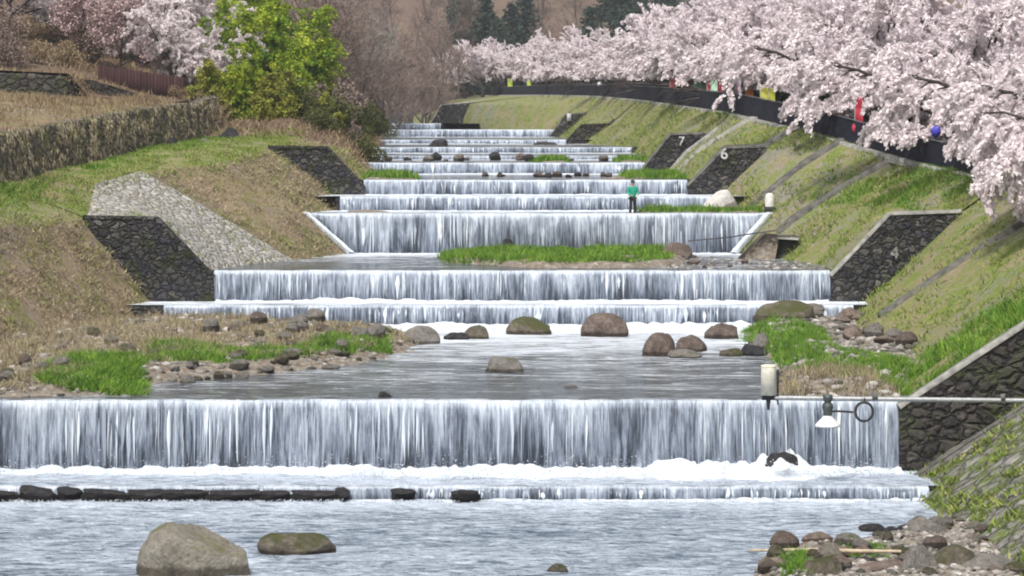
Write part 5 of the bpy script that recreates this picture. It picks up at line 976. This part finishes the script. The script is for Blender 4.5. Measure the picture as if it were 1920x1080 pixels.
for s in (-1, 1):
    a1 = add((s * .19, 0, 1.41), 2, .055); a2 = add((s * .25, -.02, 1.14), a1, .042); a3 = add((s * .2, -.24, 1.02 + .02 * s), a2, .032); a4 = add((s * .16, -.32, 1.03 + .02 * s), a3, (.018, .035))
    for f in range(4): g1 = add((s * .16 + (f - 1.5) * .018, -.37, 1.04 + .02 * s - f * .004), a4, .009); add((s * .16 + (f - 1.5) * .018, -.395 + abs(f - 1.5) * .006, 1.015 + .02 * s), g1, .008)
    t1 = add((s * .12, -.33, 1.05 + .02 * s), a4, .01); add((s * .11, -.36, 1.06 + .02 * s), t1, .009)
    l1 = add((s * .1, 0, .84), 0, .085); l2 = add((s * .12, -.03, .48), l1, .058); l3 = add((s * .13, .02, .1), l2, .04); add((s * .14, -.1, .05), l3, (.04, .03))
skin('body', V, E, Rd, skinm, per)
b = MB(); b.lathe((0, -.125, 1.63), [(0, .02), (.012, .0), (.014, -.02), (0, -.025)], 8); b.box((-.03, -.112, 1.665), (.02, .01, .01)); b.box((.03, -.112, 1.665), (.02, .01, .01)); b.box((0, -.108, 1.59), (.045, .01, .008)); b.tube([(-.085, -.02, 1.67), (-.085, -.02, 1.62)], .014, 6); b.tube([(.085, -.02, 1.67), (.085, -.02, 1.62)], .014, 6); b.build('face', skinm, per)
skin('jacket', [(0, 0, .84), (0, 0, 1.1), (0, .01, 1.36), (0, 0, 1.46)] + [(s * .21, 0, 1.4) for s in (-1, 1)] + [(s * .27, -.02, 1.14) for s in (-1, 1)] + [(s * .21, -.23, 1.02) for s in (-1, 1)], [(0, 1), (1, 2), (2, 3), (2, 4), (2, 5), (4, 6), (5, 7), (6, 8), (7, 9)], [(.2, .15), (.19, .15), (.2, .14), .075, .085, .085, .07, .07, .055, .055], green, per)
skin('waders', [(0, 0, .93), (-.1, 0, .84), (.1, 0, .84), (-.12, -.03, .48), (.12, -.03, .48), (-.13, .02, .1), (.13, .02, .1), (-.14, -.11, .05), (.14, -.11, .05)], [(0, 1), (0, 2), (1, 3), (2, 4), (3, 5), (4, 6), (5, 7), (6, 8)], [(.17, .13), .11, .11, .08, .08, .07, .07, .06, .06], dark, per)
b = MB(); b.lathe((0, -.01, 1.72), [(.105, -.05), (.11, 0), (.09, .06), (.04, .09), (0, .095)], 16); b.tube([(-.08, -.1, 1.69), (0, -.19, 1.675), (.08, -.1, 1.69)], .02, 5); b.build('cap', capm, per, smooth=True)
tag(per, 'person in a green jacket and dark trousers standing in the stream on the third weir', 'person')

hz = bpy.data.materials.new('air_haze'); hz.use_nodes = True; t_ = hz.node_tree; t_.nodes.remove(t_.nodes["Principled BSDF"])
pv = t_.nodes.new("ShaderNodeVolumePrincipled"); pv.inputs['Color'].default_value = (.86, .90, .97, 1); pv.inputs['Density'].default_value = HAZE; pv.inputs['Anisotropy'].default_value = .2
t_.links.new(pv.outputs[0], t_.nodes["Material Output"].inputs['Volume'])
b = MB(); b.box((0, 520, 35), (640, 1240, 108)); tag(b.build('haze', hz), 'thin pale air haze over the valley', 'haze', kind='stuff')
